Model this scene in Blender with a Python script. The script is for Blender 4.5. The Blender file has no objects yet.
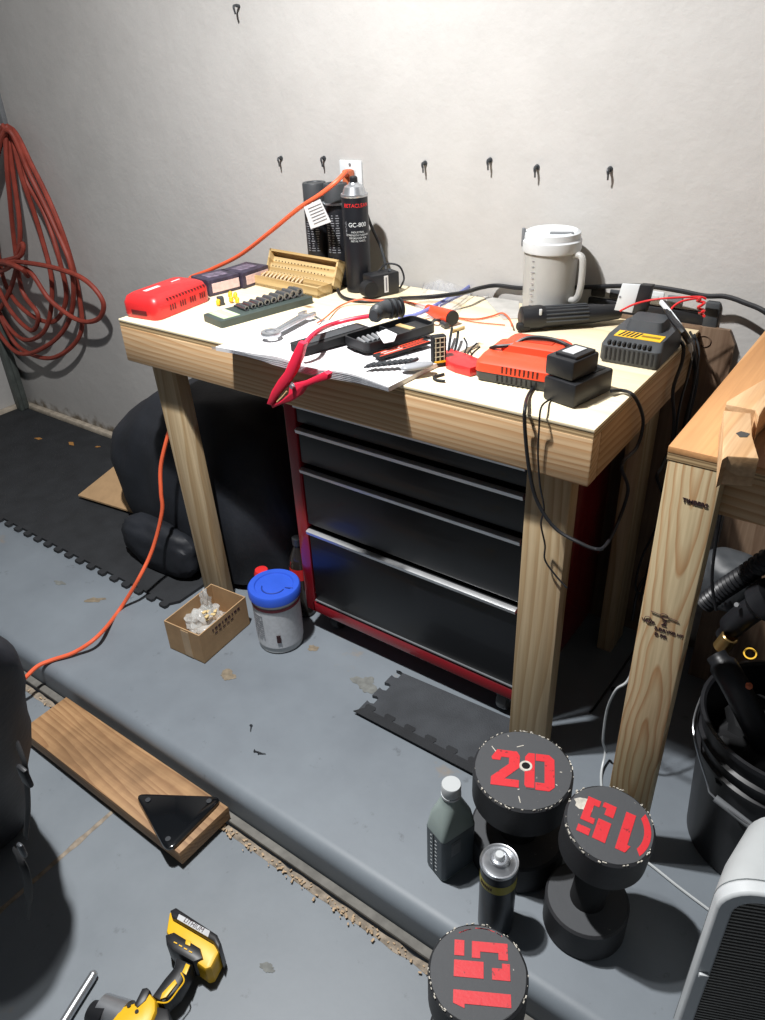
import bpy, bmesh, math, random
from mathutils import Vector, Matrix, noise
random.seed(7)
sc = bpy.context.scene
COL = sc.collection
PI = math.pi
# ---------------------------------------------------------------- camera
CAMR = Matrix(((0.81794, -0.27442, 0.50566), (0.57410, 0.44880, -0.68480), (-0.03901, 0.85046, 0.52459)))
F = 752.1
EYE = Vector((0, 0, 1.4))
CAMR = Matrix(((0.81191404, -0.27810047, 0.51327939), (0.58244420, 0.44527691, -0.68006414), (-0.03942530, 0.85111022, 0.52350457)))
F = 752.1165126284393
cam = bpy.data.cameras.new('camera')
cam.sensor_fit = 'HORIZONTAL'; cam.sensor_width = 36; cam.lens = F / 765 * 36; cam.clip_start = .02
camo = bpy.data.objects.new('camera', cam); COL.objects.link(camo)
camo.matrix_world = Matrix.Translation(EYE) @ CAMR.to_4x4()
sc.camera = camo

def P(px, py, z=None, y=None, x=None):
    """measured point of the photograph placed at a known height / depth"""
    r = CAMR @ Vector((px - 382.5, 510 - py, -F))
    if z is not None: t = (z - EYE.z) / r.z
    elif y is not None: t = (y - EYE.y) / r.y
    else: t = (x - EYE.x) / r.x
    return EYE + r * t

# ---------------------------------------------------------------- materials
def lin(c):
    if isinstance(c, str):
        c = c.lstrip('#'); c = [int(c[i:i+2], 16) / 255 for i in (0, 2, 4)]
    return tuple(((v / 12.92) if v <= .04045 else ((v + .055) / 1.055) ** 2.4) for v in c) + (1,)
MATS = {}
def nt(name):
    m = bpy.data.materials.new(name); m.use_nodes = True
    n = m.node_tree.nodes; l = m.node_tree.links
    return m, n, l, n['Principled BSDF']
def mat(name, col, rough=.5, metal=0, var=.12, scale=30, bump=.0, bscale=200, trans=0, alpha=1, coat=0, ior=1.45, emis=None):
    if name in MATS: return MATS[name]
    m, n, l, b = nt(name)
    c = lin(col)
    tc = n.new('ShaderNodeTexCoord')
    nz = n.new('ShaderNodeTexNoise'); nz.inputs['Scale'].default_value = scale; nz.inputs['Detail'].default_value = 5
    l.new(tc.outputs['Object'], nz.inputs['Vector'])
    rp = n.new('ShaderNodeValToRGB')
    rp.color_ramp.elements[0].position = .3; rp.color_ramp.elements[1].position = .7
    rp.color_ramp.elements[0].color = tuple(v * (1 - var) for v in c[:3]) + (1,)
    rp.color_ramp.elements[1].color = tuple(min(1, v * (1 + var)) for v in c[:3]) + (1,)
    l.new(nz.outputs['Fac'], rp.inputs['Fac']); l.new(rp.outputs['Color'], b.inputs['Base Color'])
    b.inputs['Roughness'].default_value = rough; b.inputs['Metallic'].default_value = metal
    b.inputs['IOR'].default_value = ior
    b.inputs['Transmission Weight'].default_value = trans; b.inputs['Alpha'].default_value = alpha
    b.inputs['Coat Weight'].default_value = coat
    if bump:
        n2 = n.new('ShaderNodeTexNoise'); n2.inputs['Scale'].default_value = bscale; n2.inputs['Detail'].default_value = 4
        l.new(tc.outputs['Object'], n2.inputs['Vector'])
        bp = n.new('ShaderNodeBump'); bp.inputs['Strength'].default_value = bump; bp.inputs['Distance'].default_value = .004
        l.new(n2.outputs['Fac'], bp.inputs['Height']); l.new(bp.outputs['Normal'], b.inputs['Normal'])
    MATS[name] = m
    return m
def wood(name, light, dark, axis='x', rings=18, rough=.62, dirt=.0, fine=1., ctr=(0, .03, .02), knots=True):
    """sawn timber: growth rings cut at a shallow angle, fine fibres, knots"""
    if name in MATS: return MATS[name]
    m, n, l, b = nt(name)
    tc = n.new('ShaderNodeTexCoord')
    mp = n.new('ShaderNodeMapping')
    s = {'x': (.10, 1, 1), 'y': (1, .10, 1), 'z': (1, 1, .10)}[axis]
    mp.inputs['Scale'].default_value = s; mp.inputs['Location'].default_value = ctr
    l.new(tc.outputs['Object'], mp.inputs['Vector'])
    nz = n.new('ShaderNodeTexNoise'); nz.inputs['Scale'].default_value = 7; nz.inputs['Detail'].default_value = 2
    l.new(mp.outputs['Vector'], nz.inputs['Vector'])
    mx = n.new('ShaderNodeMixRGB'); mx.blend_type = 'ADD'; mx.inputs['Fac'].default_value = .13
    l.new(mp.outputs['Vector'], mx.inputs['Color1']); l.new(nz.outputs['Color'], mx.inputs['Color2'])
    wv = n.new('ShaderNodeTexWave'); wv.wave_type = 'RINGS'; wv.rings_direction = axis.upper(); wv.wave_profile = 'SAW'
    wv.inputs['Scale'].default_value = rings; wv.inputs['Distortion'].default_value = 1.2; wv.inputs['Detail'].default_value = 1
    wv.inputs['Detail Scale'].default_value = 1.5
    l.new(mx.outputs['Color'], wv.inputs['Vector'])
    rp = n.new('ShaderNodeValToRGB'); e = rp.color_ramp.elements
    L, D = lin(light), lin(dark)
    e[0].color = L; e[0].position = .25; e[1].color = D; e[1].position = .92
    x = rp.color_ramp.elements.new(.98); x.color = L
    l.new(wv.outputs['Fac'], rp.inputs['Fac'])
    mp2 = n.new('ShaderNodeMapping'); s2 = {'x': (3, 90, 90), 'y': (90, 3, 90), 'z': (90, 90, 3)}[axis]
    mp2.inputs['Scale'].default_value = s2; l.new(tc.outputs['Object'], mp2.inputs['Vector'])
    nf = n.new('ShaderNodeTexNoise'); nf.inputs['Scale'].default_value = 2; nf.inputs['Detail'].default_value = 4
    l.new(mp2.outputs['Vector'], nf.inputs['Vector'])
    r2 = n.new('ShaderNodeValToRGB'); e = r2.color_ramp.elements
    e[0].position = .3; e[0].color = (.78, .74, .70, 1); e[1].position = .65; e[1].color = (1.03, 1.03, 1.03, 1)
    l.new(nf.outputs['Fac'], r2.inputs['Fac'])
    mu = n.new('ShaderNodeMixRGB'); mu.blend_type = 'MULTIPLY'; mu.inputs['Fac'].default_value = fine
    l.new(rp.outputs['Color'], mu.inputs['Color1']); l.new(r2.outputs['Color'], mu.inputs['Color2'])
    out = mu.outputs['Color']
    if knots:
        mp3 = n.new('ShaderNodeMapping'); mp3.inputs['Scale'].default_value = {'x': (3, 6, 6), 'y': (6, 3, 6), 'z': (6, 6, 3)}[axis]
        l.new(tc.outputs['Object'], mp3.inputs['Vector'])
        vo = n.new('ShaderNodeTexVoronoi'); vo.inputs['Scale'].default_value = 1.3
        l.new(mp3.outputs['Vector'], vo.inputs['Vector'])
        r3 = n.new('ShaderNodeValToRGB'); e = r3.color_ramp.elements
        e[0].position = .035; e[0].color = (.30, .17, .10, 1); e[1].position = .09; e[1].color = (1, 1, 1, 1)
        l.new(vo.outputs['Distance'], r3.inputs['Fac'])
        m3 = n.new('ShaderNodeMixRGB'); m3.blend_type = 'MULTIPLY'; m3.inputs['Fac'].default_value = 1
        l.new(out, m3.inputs['Color1']); l.new(r3.outputs['Color'], m3.inputs['Color2']); out = m3.outputs['Color']
    if dirt:
        nd = n.new('ShaderNodeTexNoise'); nd.inputs['Scale'].default_value = 9; nd.inputs['Detail'].default_value = 6
        l.new(tc.outputs['Object'], nd.inputs['Vector'])
        r4 = n.new('ShaderNodeValToRGB'); e = r4.color_ramp.elements
        e[0].position = .38; e[0].color = (1 - dirt, 1 - dirt * 1.05, 1 - dirt * 1.1, 1); e[1].position = .62; e[1].color = (1, 1, 1, 1)
        l.new(nd.outputs['Fac'], r4.inputs['Fac'])
        m4 = n.new('ShaderNodeMixRGB'); m4.blend_type = 'MULTIPLY'; m4.inputs['Fac'].default_value = 1
        l.new(out, m4.inputs['Color1']); l.new(r4.outputs['Color'], m4.inputs['Color2']); out = m4.outputs['Color']
    l.new(out, b.inputs['Base Color']); b.inputs['Roughness'].default_value = rough
    bp = n.new('ShaderNodeBump'); bp.inputs['Strength'].default_value = .25; bp.inputs['Distance'].default_value = .001
    l.new(nf.outputs['Fac'], bp.inputs['Height']); l.new(bp.outputs['Normal'], b.inputs['Normal'])
    MATS[name] = m
    return m
def cathedral():
    """flat sawn board face: closed and pointed growth rings about two centres"""
    m, n, l, b = nt('pine_flat_sawn')
    tc = n.new('ShaderNodeTexCoord'); sx = n.new('ShaderNodeSeparateXYZ'); l.new(tc.outputs['Object'], sx.inputs['Vector'])
    def M_(op, a, c=None):
        x = n.new('ShaderNodeMath'); x.operation = op
        for i, v in enumerate((a, c)):
            if v is None: continue
            if isinstance(v, (int, float)): x.inputs[i].default_value = v
            else: l.new(v, x.inputs[i])
        return x.outputs[0]
    nz = n.new('ShaderNodeTexNoise'); nz.inputs['Scale'].default_value = 6; nz.inputs['Detail'].default_value = 2; l.new(tc.outputs['Object'], nz.inputs['Vector'])
    wob = M_('MULTIPLY', M_('SUBTRACT', nz.outputs['Fac'], .5), .022)
    dx = M_('ADD', M_('SUBTRACT', sx.outputs['X'], -.497), wob)
    def rr(z0, k):
        dz = M_('MULTIPLY', M_('SUBTRACT', sx.outputs['Z'], z0), k)
        return M_('SQRT', M_('ADD', M_('MULTIPLY', dx, dx), M_('MULTIPLY', dz, dz)))
    r = M_('MINIMUM', rr(.93, .085), rr(.27, .085))
    fr = M_('FRACT', M_('MULTIPLY', r, 95))
    rp = n.new('ShaderNodeValToRGB'); e = rp.color_ramp.elements
    e[0].position = .45; e[0].color = lin('#cbb893'); e[1].position = .88; e[1].color = lin('#b08a60'); x = e.new(.97); x.color = lin('#cbb893')
    l.new(fr, rp.inputs['Fac'])
    mp2 = n.new('ShaderNodeMapping'); mp2.inputs['Scale'].default_value = (90, 90, 3); l.new(tc.outputs['Object'], mp2.inputs['Vector'])
    nf = n.new('ShaderNodeTexNoise'); nf.inputs['Scale'].default_value = 2; nf.inputs['Detail'].default_value = 4; l.new(mp2.outputs['Vector'], nf.inputs['Vector'])
    r2 = n.new('ShaderNodeValToRGB'); e = r2.color_ramp.elements
    e[0].position = .3; e[0].color = (.80, .77, .73, 1); e[1].position = .65; e[1].color = (1.03, 1.03, 1.03, 1)
    l.new(nf.outputs['Fac'], r2.inputs['Fac'])
    mu = n.new('ShaderNodeMixRGB'); mu.blend_type = 'MULTIPLY'; mu.inputs['Fac'].default_value = 1
    l.new(rp.outputs['Color'], mu.inputs['Color1']); l.new(r2.outputs['Color'], mu.inputs['Color2'])
    l.new(mu.outputs['Color'], b.inputs['Base Color']); b.inputs['Roughness'].default_value = .6
    return m
def wall_mat():
    m, n, l, b = nt('wall_paint')
    tc = n.new('ShaderNodeTexCoord')
    n1 = n.new('ShaderNodeTexNoise'); n1.inputs['Scale'].default_value = 2.2; n1.inputs['Detail'].default_value = 8; n1.inputs['Roughness'].default_value = .7
    n2 = n.new('ShaderNodeTexNoise'); n2.inputs['Scale'].default_value = 95; n2.inputs['Detail'].default_value = 5
    n3 = n.new('ShaderNodeTexNoise'); n3.inputs['Scale'].default_value = 28; n3.inputs['Detail'].default_value = 3
    for x in (n1, n2, n3): l.new(tc.outputs['Object'], x.inputs['Vector'])
    rp = n.new('ShaderNodeValToRGB'); e = rp.color_ramp.elements
    e[0].position = .3; e[0].color = lin('#a8a6a3'); e[1].position = .62; e[1].color = lin('#b4b2af')
    l.new(n1.outputs['Fac'], rp.inputs['Fac'])
    # scuffs and dirt just above the floor
    sx = n.new('ShaderNodeSeparateXYZ'); l.new(tc.outputs['Object'], sx.inputs['Vector'])
    ad = n.new('ShaderNodeMath'); ad.operation = 'MULTIPLY_ADD'; ad.inputs[1].default_value = .14; l.new(n3.outputs['Fac'], ad.inputs[0]); ad.inputs[2].default_value = -.07
    sm = n.new('ShaderNodeMath'); sm.operation = 'ADD'; l.new(sx.outputs['Z'], sm.inputs[0]); l.new(ad.outputs[0], sm.inputs[1])
    r2 = n.new('ShaderNodeValToRGB'); e = r2.color_ramp.elements
    e[0].position = .015; e[0].color = lin('#9c8f7d'); e[1].position = .06; e[1].color = (1, 1, 1, 1)
    l.new(sm.outputs[0], r2.inputs['Fac'])
    mu = n.new('ShaderNodeMixRGB'); mu.blend_type = 'MULTIPLY'; mu.inputs['Fac'].default_value = 1
    l.new(rp.outputs['Color'], mu.inputs['Color1']); l.new(r2.outputs['Color'], mu.inputs['Color2'])
    l.new(mu.outputs['Color'], b.inputs['Base Color']); b.inputs['Roughness'].default_value = .75
    mm = n.new('ShaderNodeMath'); mm.operation = 'MULTIPLY_ADD'; mm.inputs[1].default_value = .5
    l.new(n2.outputs['Fac'], mm.inputs[0]); l.new(n3.outputs['Fac'], mm.inputs[2])
    bp = n.new('ShaderNodeBump'); bp.inputs['Strength'].default_value = .22; bp.inputs['Distance'].default_value = .006
    l.new(mm.outputs[0], bp.inputs['Height']); l.new(bp.outputs['Normal'], b.inputs['Normal'])
    return m
def floor_mat(name, a, c, stain='#8a7a66', lo=.70):
    m, n, l, b = nt(name)
    tc = n.new('ShaderNodeTexCoord')
    def nz(s, d, r=.55):
        x = n.new('ShaderNodeTexNoise'); x.inputs['Scale'].default_value = s; x.inputs['Detail'].default_value = d; x.inputs['Roughness'].default_value = r
        l.new(tc.outputs['Object'], x.inputs['Vector']); return x
    n1 = nz(3.2, 8, .62); n2 = nz(5.5, 6, .6); n3 = nz(38, 4); n4 = nz(17, 5, .7)
    rp = n.new('ShaderNodeValToRGB'); e = rp.color_ramp.elements
    e[0].position = .32; e[0].color = lin(a); e[1].position = .68; e[1].color = lin(c)
    l.new(n1.outputs['Fac'], rp.inputs['Fac'])
    r2 = n.new('ShaderNodeValToRGB'); e = r2.color_ramp.elements
    e[0].position = lo - .03; e[0].color = (0, 0, 0, 1); e[1].position = lo + .05; e[1].color = (.75, .75, .75, 1)
    l.new(n2.outputs['Fac'], r2.inputs['Fac'])
    mx = n.new('ShaderNodeMixRGB'); l.new(r2.outputs['Color'], mx.inputs['Fac']); l.new(rp.outputs['Color'], mx.inputs['Color1']); mx.inputs['Color2'].default_value = lin(stain)
    r3 = n.new('ShaderNodeValToRGB'); e = r3.color_ramp.elements
    e[0].position = .28; e[0].color = (.6, .6, .6, 1); e[1].position = .36; e[1].color = (1, 1, 1, 1)
    l.new(n4.outputs['Fac'], r3.inputs['Fac'])
    mu = n.new('ShaderNodeMixRGB'); mu.blend_type = 'MULTIPLY'; mu.inputs['Fac'].default_value = .8
    l.new(mx.outputs['Color'], mu.inputs['Color1']); l.new(r3.outputs['Color'], mu.inputs['Color2'])
    l.new(mu.outputs['Color'], b.inputs['Base Color'])
    r5 = n.new('ShaderNodeMapRange'); r5.inputs['To Min'].default_value = .38; r5.inputs['To Max'].default_value = .6
    l.new(n1.outputs['Fac'], r5.inputs['Value']); l.new(r5.outputs['Result'], b.inputs['Roughness'])
    bp = n.new('ShaderNodeBump'); bp.inputs['Strength'].default_value = .12; bp.inputs['Distance'].default_value = .002
    l.new(n3.outputs['Fac'], bp.inputs['Height']); l.new(bp.outputs['Normal'], b.inputs['Normal'])
    return m
def ply_edge(name, axis='z'):
    m, n, l, b = nt(name)
    tc = n.new('ShaderNodeTexCoord'); wv = n.new('ShaderNodeTexWave'); wv.bands_direction = 'Z'
    wv.inputs['Scale'].default_value = 55; wv.inputs['Distortion'].default_value = .6
    l.new(tc.outputs['Object'], wv.inputs['Vector'])
    rp = n.new('ShaderNodeValToRGB'); e = rp.color_ramp.elements
    e[0].color = lin('#8a6f4d'); e[1].color = lin('#c9ae82'); l.new(wv.outputs['Fac'], rp.inputs['Fac'])
    l.new(rp.outputs['Color'], b.inputs['Base Color']); b.inputs['Roughness'].default_value = .7
    MATS[name] = m; return m
def chipped(name, base, chip, amount=.66, scale=60, rough=.6):
    m, n, l, b = nt(name)
    tc = n.new('ShaderNodeTexCoord')
    x = n.new('ShaderNodeTexNoise'); x.inputs['Scale'].default_value = scale; x.inputs['Detail'].default_value = 6; x.inputs['Roughness'].default_value = .65
    l.new(tc.outputs['Object'], x.inputs['Vector'])
    rp = n.new('ShaderNodeValToRGB'); e = rp.color_ramp.elements
    e[0].position = amount; e[0].color = lin(base); e[1].position = amount + .03; e[1].color = lin(chip)
    l.new(x.outputs['Fac'], rp.inputs['Fac']); l.new(rp.outputs['Color'], b.inputs['Base Color'])
    b.inputs['Roughness'].default_value = rough
    bp = n.new('ShaderNodeBump'); bp.inputs['Strength'].default_value = .3; bp.inputs['Distance'].default_value = .002
    l.new(x.outputs['Fac'], bp.inputs['Height']); l.new(bp.outputs['Normal'], b.inputs['Normal'])
    MATS[name] = m; return m
def clear(name, col, alpha, rough=.12):
    m, n, l, b = nt(name)
    b.inputs['Base Color'].default_value = lin(col); b.inputs['Roughness'].default_value = rough
    b.inputs['Alpha'].default_value = alpha; MATS[name] = m; return m

M = dict(
    wall=wall_mat(),
    floor=floor_mat('painted_concrete', '#6b7279', '#777f86'),
    floor2=floor_mat('painted_concrete_low', '#6d747a', '#7a8187', lo=.74),
    rawcon=mat('dirty_concrete', '#8b8072', .9, var=.4, scale=50, bump=.8, bscale=120),
    top=wood('plywood_pale', '#efe2c2', '#e6d4ae', 'x', 5, dirt=.08, fine=.45),
    edge=ply_edge('plywood_edge'),
    px=wood('pine_x', '#cfb18a', '#b98f63', 'x', 22, fine=.7),
    px2=wood('pine_x_plank', '#a9855e', '#8f6b48', 'x', 26, dirt=.35, fine=.7),
    py=wood('pine_y', '#c6a67e', '#ab8359', 'y', 22, fine=.7),
    pz=wood('pine_z', '#bfab89', '#a98f69', 'z', 14, fine=.8),
    pz2=cathedral(),
    top2=wood('plywood_orange', '#c19160', '#ab7a4a', 'y', 6, fine=.6),
    blk=wood('pine_offcut', '#cda980', '#bd9468', 'y', 9, knots=False),
    brown=wood('old_board', '#8b7561', '#77604d', 'z', 8, dirt=.2),
    bamboo=wood('bamboo', '#c9b080', '#a98b58', 'x', 12, fine=.7, knots=False),
    black=mat('black_plastic', '#1d1e21', .42, var=.15),
    blackm=mat('black_matt', '#17181a', .7, var=.2),
    rubber=mat('black_rubber', '#202124', .75, var=.2),
    grey=mat('dark_grey_plastic', '#3c3f42', .5),
    mgrey=mat('mid_grey_plastic', '#6a6d70', .5),
    red=mat('red_plastic', '#d02a2c', .38, coat=.2, var=.05),
    pinkred=mat('pinkish_red_plastic', '#dc2844', .4, var=.05),
    redp=mat('red_enamel', '#8c1520', .25, coat=.5, var=.08, scale=6),
    orange=mat('orange_red_plastic', '#e0492b', .4, var=.04),
    cord=mat('orange_cord', '#e4643f', .5, var=.08),
    hose=mat('dull_red_cord', '#8c3b2e', .6, var=.2),
    drawer=mat('black_enamel', '#0c0e12', .38, coat=.1, var=.2, scale=4),
    alu=mat('brushed_aluminium', '#c8cacc', .35, .65, var=.08),
    steel=mat('chrome_steel', '#c3c6ca', .32, .85, var=.05),
    steeld=mat('dark_steel', '#4f5256', .35, .6, var=.1),
    foam=mat('foam_rubber', '#26282b', .85, var=.22, scale=14, bump=.5, bscale=260),
    foam2=mat('foam_rubber_grey', '#3b3e42', .85, var=.2, scale=14, bump=.5, bscale=260),
    cloth=mat('black_nylon', '#1d2026', .62, var=.3, scale=9, bump=.25, bscale=60),
    card=mat('cardboard', '#a98a66', .85, var=.08, bump=.1),
    cardin=mat('cardboard_inner', '#a38765', .9, var=.1),
    white=mat('white_plastic', '#c6cacc', .4, var=.03),
    cream=mat('off_white_plastic', '#b7bbbc', .38, var=.03),
    milk=mat('milky_plastic', '#c9c9c5', .35, var=.03, trans=.35, alpha=.88),
    paper=mat('paper', '#cfcecf', .8, var=.03),
    paper2=mat('paper_edges', '#cfcdc9', .85, var=.1, scale=200),
    ink=mat('grey_ink', '#77797e', .8),
    inkd=mat('dark_ink', '#3a2226', .8),
    blue=mat('blue_lid', '#2f56c4', .4, var=.05),
    yellow=mat('yellow_plastic', '#e6b421', .42, var=.06),
    label=mat('silver_label', '#b9bbbd', .4, var=.1),
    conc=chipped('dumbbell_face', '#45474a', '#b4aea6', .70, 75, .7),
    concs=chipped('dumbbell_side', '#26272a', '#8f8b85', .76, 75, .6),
    chip=mat('chipped_concrete', '#c2bdb2', .9, var=.2, scale=80, bump=.6),
    spray=chipped('red_spray_paint', '#cc2730', '#7d2429', .62, 110, .55),
    bottle=mat('grey_oil_bottle', '#93a09c', .38, var=.05),
    lab2=mat('dark_bottle_label', '#4d555a', .45, var=.1),
    yel2=mat('olive_label', '#a39a3c', .5),
    clearp=clear('clear_film', '#e6eaf2', .28),
    clearb=clear('clear_poly_bag', '#dfe2e0', .38, .2),
    purple=mat('dark_printed_card', '#3a3344', .45, var=.5, scale=45),
    pink=mat('pink_label', '#d7b9b4', .6, var=.12, scale=80),
    green=mat('green_label', '#a9bd97', .6, var=.1),
    copper=mat('orange_brown_plug', '#b9623e', .5),
    bluez=mat('blue_zip', '#7d86c8', .4, alpha=.9),
    maroon=mat('maroon_band', '#8a2f3c', .5),
    leaf=mat('dry_leaf', '#a9793f', .8),
    stain=mat('rust_stain', '#7a6f5e', .8, var=.3, scale=70),
    smudge=mat('dark_concrete_smudge', '#6e706d', .7, var=.25, scale=60),
    grille=mat('heater_grille', '#8e8b86', .5, .3, var=.05),
    ghost=mat('faded_wall_mark', '#b9b5b2', .8),
)

# ---------------------------------------------------------------- mesh building
def cr(pts, sub=8, closed=False):
    pts = [Vector(p) for p in pts]; n = len(pts); out = []
    rng = range(n if closed else n - 1)
    for i in rng:
        if closed: a, b, c, d = pts[(i-1) % n], pts[i], pts[(i+1) % n], pts[(i+2) % n]
        else: a, b, c, d = pts[max(i-1, 0)], pts[i], pts[i+1], pts[min(i+2, n-1)]
        for k in range(sub):
            t = k / sub
            out.append(.5 * ((2*b) + (-a+c)*t + (2*a-5*b+4*c-d)*t*t + (-a+3*b-3*c+d)*t**3))
    if not closed: out.append(pts[-1])
    return out
class MB:
    def __init__(s): s.bm = bmesh.new()
    def _xf(s, vs, mtx):
        if mtx is not None:
            for v in vs: v.co = mtx @ v.co
    def box(s, c, d, bev=0, rz=0, mtx=None, seg=2, taper=None):
        r = bmesh.ops.create_cube(s.bm, size=1); vs = r['verts']
        for v in vs:
            v.co = Vector((v.co.x*d[0], v.co.y*d[1], v.co.z*d[2]))
            if taper and v.co.z > 0: v.co.x *= taper[0]; v.co.y *= taper[1]
        if bev:
            es = list({e for v in vs for e in v.link_edges})
            rr = bmesh.ops.bevel(s.bm, geom=es, offset=min(bev, min(d)*.49), segments=seg, profile=.5, affect='EDGES')
            vs = list({v for f in rr['faces'] for v in f.verts} | {v for v in vs if v.is_valid})
            vs = [v for v in vs if v.is_valid]
        T = Matrix.Translation(Vector(c)) @ Matrix.Rotation(rz, 4, 'Z')
        s._xf(vs, T); s._xf(vs, mtx); return s
    def prism(s, poly, z0, z1, mtx=None, bev=0):
        f = s.bm.faces.new([s.bm.verts.new((p[0], p[1], z0)) for p in poly])
        r = bmesh.ops.extrude_face_region(s.bm, geom=[f]); nv = [g for g in r['geom'] if isinstance(g, bmesh.types.BMVert)]
        for v in nv: v.co.z = z1
        vs = list(f.verts) + nv
        if bev:
            fs = {g for v in vs for g in v.link_faces}
            es = [e for e in {e for v in vs for e in v.link_edges} if abs(e.verts[0].co.z - e.verts[1].co.z) < 1e-6]
            rr = bmesh.ops.bevel(s.bm, geom=es, offset=bev, segments=2, profile=.5, affect='EDGES')
            vs = [v for v in set(vs) | {v for f in rr['faces'] for v in f.verts} if v.is_valid]
        s._xf(vs, mtx); return s
    def lathe(s, prof, n=32, mtx=None, cap=True):
        rings = []
        for r, z in prof:
            if r < 1e-6: rings.append([s.bm.verts.new((0, 0, z))])
            else: rings.append([s.bm.verts.new((r*math.cos(2*PI*k/n), r*math.sin(2*PI*k/n), z)) for k in range(n)])
        for a, b in zip(rings, rings[1:]):
            for k in range(n):
                k2 = (k+1) % n
                if len(a) == 1 and len(b) == 1: continue
                if len(a) == 1: q = [a[0], b[k], b[k2]]
                elif len(b) == 1: q = [a[k], a[k2], b[0]]
                else: q = [a[k], a[k2], b[k2], b[k]]
                s.bm.faces.new(q)
        if cap:
            for rg in (rings[0], rings[-1]):
                if len(rg) > 2: s.bm.faces.new(rg)
        s._xf([v for rg in rings for v in rg], mtx); return s
    def cyl(s, p0, p1, r0, r1=None, n=20):
        p0, p1 = Vector(p0), Vector(p1); d = p1 - p0; L = d.length
        q = Vector((0, 0, 1)).rotation_difference(d).to_matrix().to_4x4()
        return s.lathe([(r0, 0), (r0 if r1 is None else r1, L)], n, Matrix.Translation(p0) @ q)
    def tube(s, pts, r, n=8, sub=6, closed=False, smooth=True, flat=None):
        ps = cr(pts, sub, closed) if smooth else [Vector(p) for p in pts]
        N = len(ps); rings = []; up = Vector((.13, .21, .97)).normalized()
        prev = None
        for i, p in enumerate(ps):
            t = (ps[(i+1) % N] - ps[i-1]) if closed else (ps[min(i+1, N-1)] - ps[max(i-1, 0)])
            if t.length < 1e-9: t = Vector((0, 0, 1))
            t.normalize()
            u = (prev if prev is not None else up); u = u - t*u.dot(t)
            if u.length < 1e-4: u = Vector((1, 0, 0)) - t*t.x
            u.normalize(); w = t.cross(u); prev = u
            rr = r[min(len(r)-1, int(i/(N-1)*(len(r)-1)+.5))] if isinstance(r, (list, tuple)) else r
            f2 = flat or 1
            rings.append([s.bm.verts.new(p + u*math.cos(2*PI*k/n)*rr + w*math.sin(2*PI*k/n)*rr*f2) for k in range(n)])
        for i in range(N if closed else N-1):
            a, b = rings[i], rings[(i+1) % N]
            for k in range(n): s.bm.faces.new([a[k], a[(k+1) % n], b[(k+1) % n], b[k]])
        if not closed: s.bm.faces.new(rings[0]); s.bm.faces.new(rings[-1])
        return s
    def blob(s, c, d, amp=.1, freq=3, sub=4, seed=0, power=1.0, mtx=None, floor=None):
        r = bmesh.ops.create_icosphere(s.bm, subdivisions=sub, radius=1)
        for v in r['verts']:
            n = v.co.normalized()
            q = Vector([math.copysign(abs(k)**power, k) for k in n])
            nn = 1 + amp*noise.fractal(n*freq + Vector((seed, seed*.7, 0)), .8, 2.1, 3)
            v.co = Vector((q.x*d[0]*nn, q.y*d[1]*nn, q.z*d[2]*nn))
        s._xf(r['verts'], mtx)
        for v in r['verts']:
            v.co += Vector(c)
            if floor is not None and v.co.z < floor: v.co.z = floor
        return s
    def quad(s, pts):
        s.bm.faces.new([s.bm.verts.new(p) for p in pts]); return s
    def build(s, name, m, parent=None, world=True, smooth=True, bevmod=0):
        bmesh.ops.recalc_face_normals(s.bm, faces=s.bm.faces)
        if parent is not None and world:
            inv = MW[parent.name].inverted()
            for v in s.bm.verts: v.co = inv @ v.co
        off = None
        me = bpy.data.meshes.new(name)
        if parent is None and world:
            xs = [v.co for v in s.bm.verts]
            off = Vector((sum(v.x for v in xs)/len(xs), sum(v.y for v in xs)/len(xs), min(v.z for v in xs)))
            for v in s.bm.verts: v.co -= off
        s.bm.to_mesh(me); s.bm.free()
        if smooth:
            for p in me.polygons: p.use_smooth = True
            try: me.set_sharp_from_angle(angle=math.radians(38))
            except Exception: pass
        me.materials.append(m)
        o = bpy.data.objects.new(name, me); COL.objects.link(o)
        if off is not None: o.location = off
        MW[o.name] = Matrix.Translation(off) if off is not None else Matrix()
        if parent is not None:
            o.parent = parent
            MW[o.name] = MW[parent.name].copy()
        if bevmod:
            bv = o.modifiers.new('b', 'BEVEL'); bv.width = bevmod; bv.segments = 2; bv.limit_method = 'ANGLE'
        return o
MW = {}
def thing(name, label, cat, loc=(0, 0, 0), rz=0, group=None):
    o = bpy.data.objects.new(name, None); o.empty_display_size = .05; COL.objects.link(o)
    o.location = loc; o.rotation_euler = (0, 0, rz); o['label'] = label; o['category'] = cat
    if group: o['group'] = group
    MW[o.name] = Matrix.Translation(Vector(loc)) @ Matrix.Rotation(rz, 4, 'Z')
    return o
def tag(o, label, cat, group=None, kind=None):
    o['label'] = label; o['category'] = cat
    if group: o['group'] = group
    if kind: o['kind'] = kind
    return o
def struct(o): o['kind'] = 'structure'; return o
def text(body, size, m, parent, mtx, name='lettering', ext=.0003, align='CENTER', space=1.0, bold=0):
    c = bpy.data.curves.new(name, 'FONT'); c.body = body; c.size = size; c.extrude = ext; c.space_line = space
    c.offset = bold; c.align_x = align; c.align_y = 'CENTER'
    t_ = bpy.data.objects.new('tmp', c); COL.objects.link(t_); bpy.context.view_layer.update()
    me = bpy.data.meshes.new_from_object(t_.evaluated_get(bpy.context.evaluated_depsgraph_get()))
    bpy.data.objects.remove(t_)
    me.transform(MW[parent.name].inverted() @ mtx); me.materials.clear(); me.materials.append(m)
    o = bpy.data.objects.new(name, me); COL.objects.link(o); o.parent = parent; MW[o.name] = MW[parent.name].copy()
    return o
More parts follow.
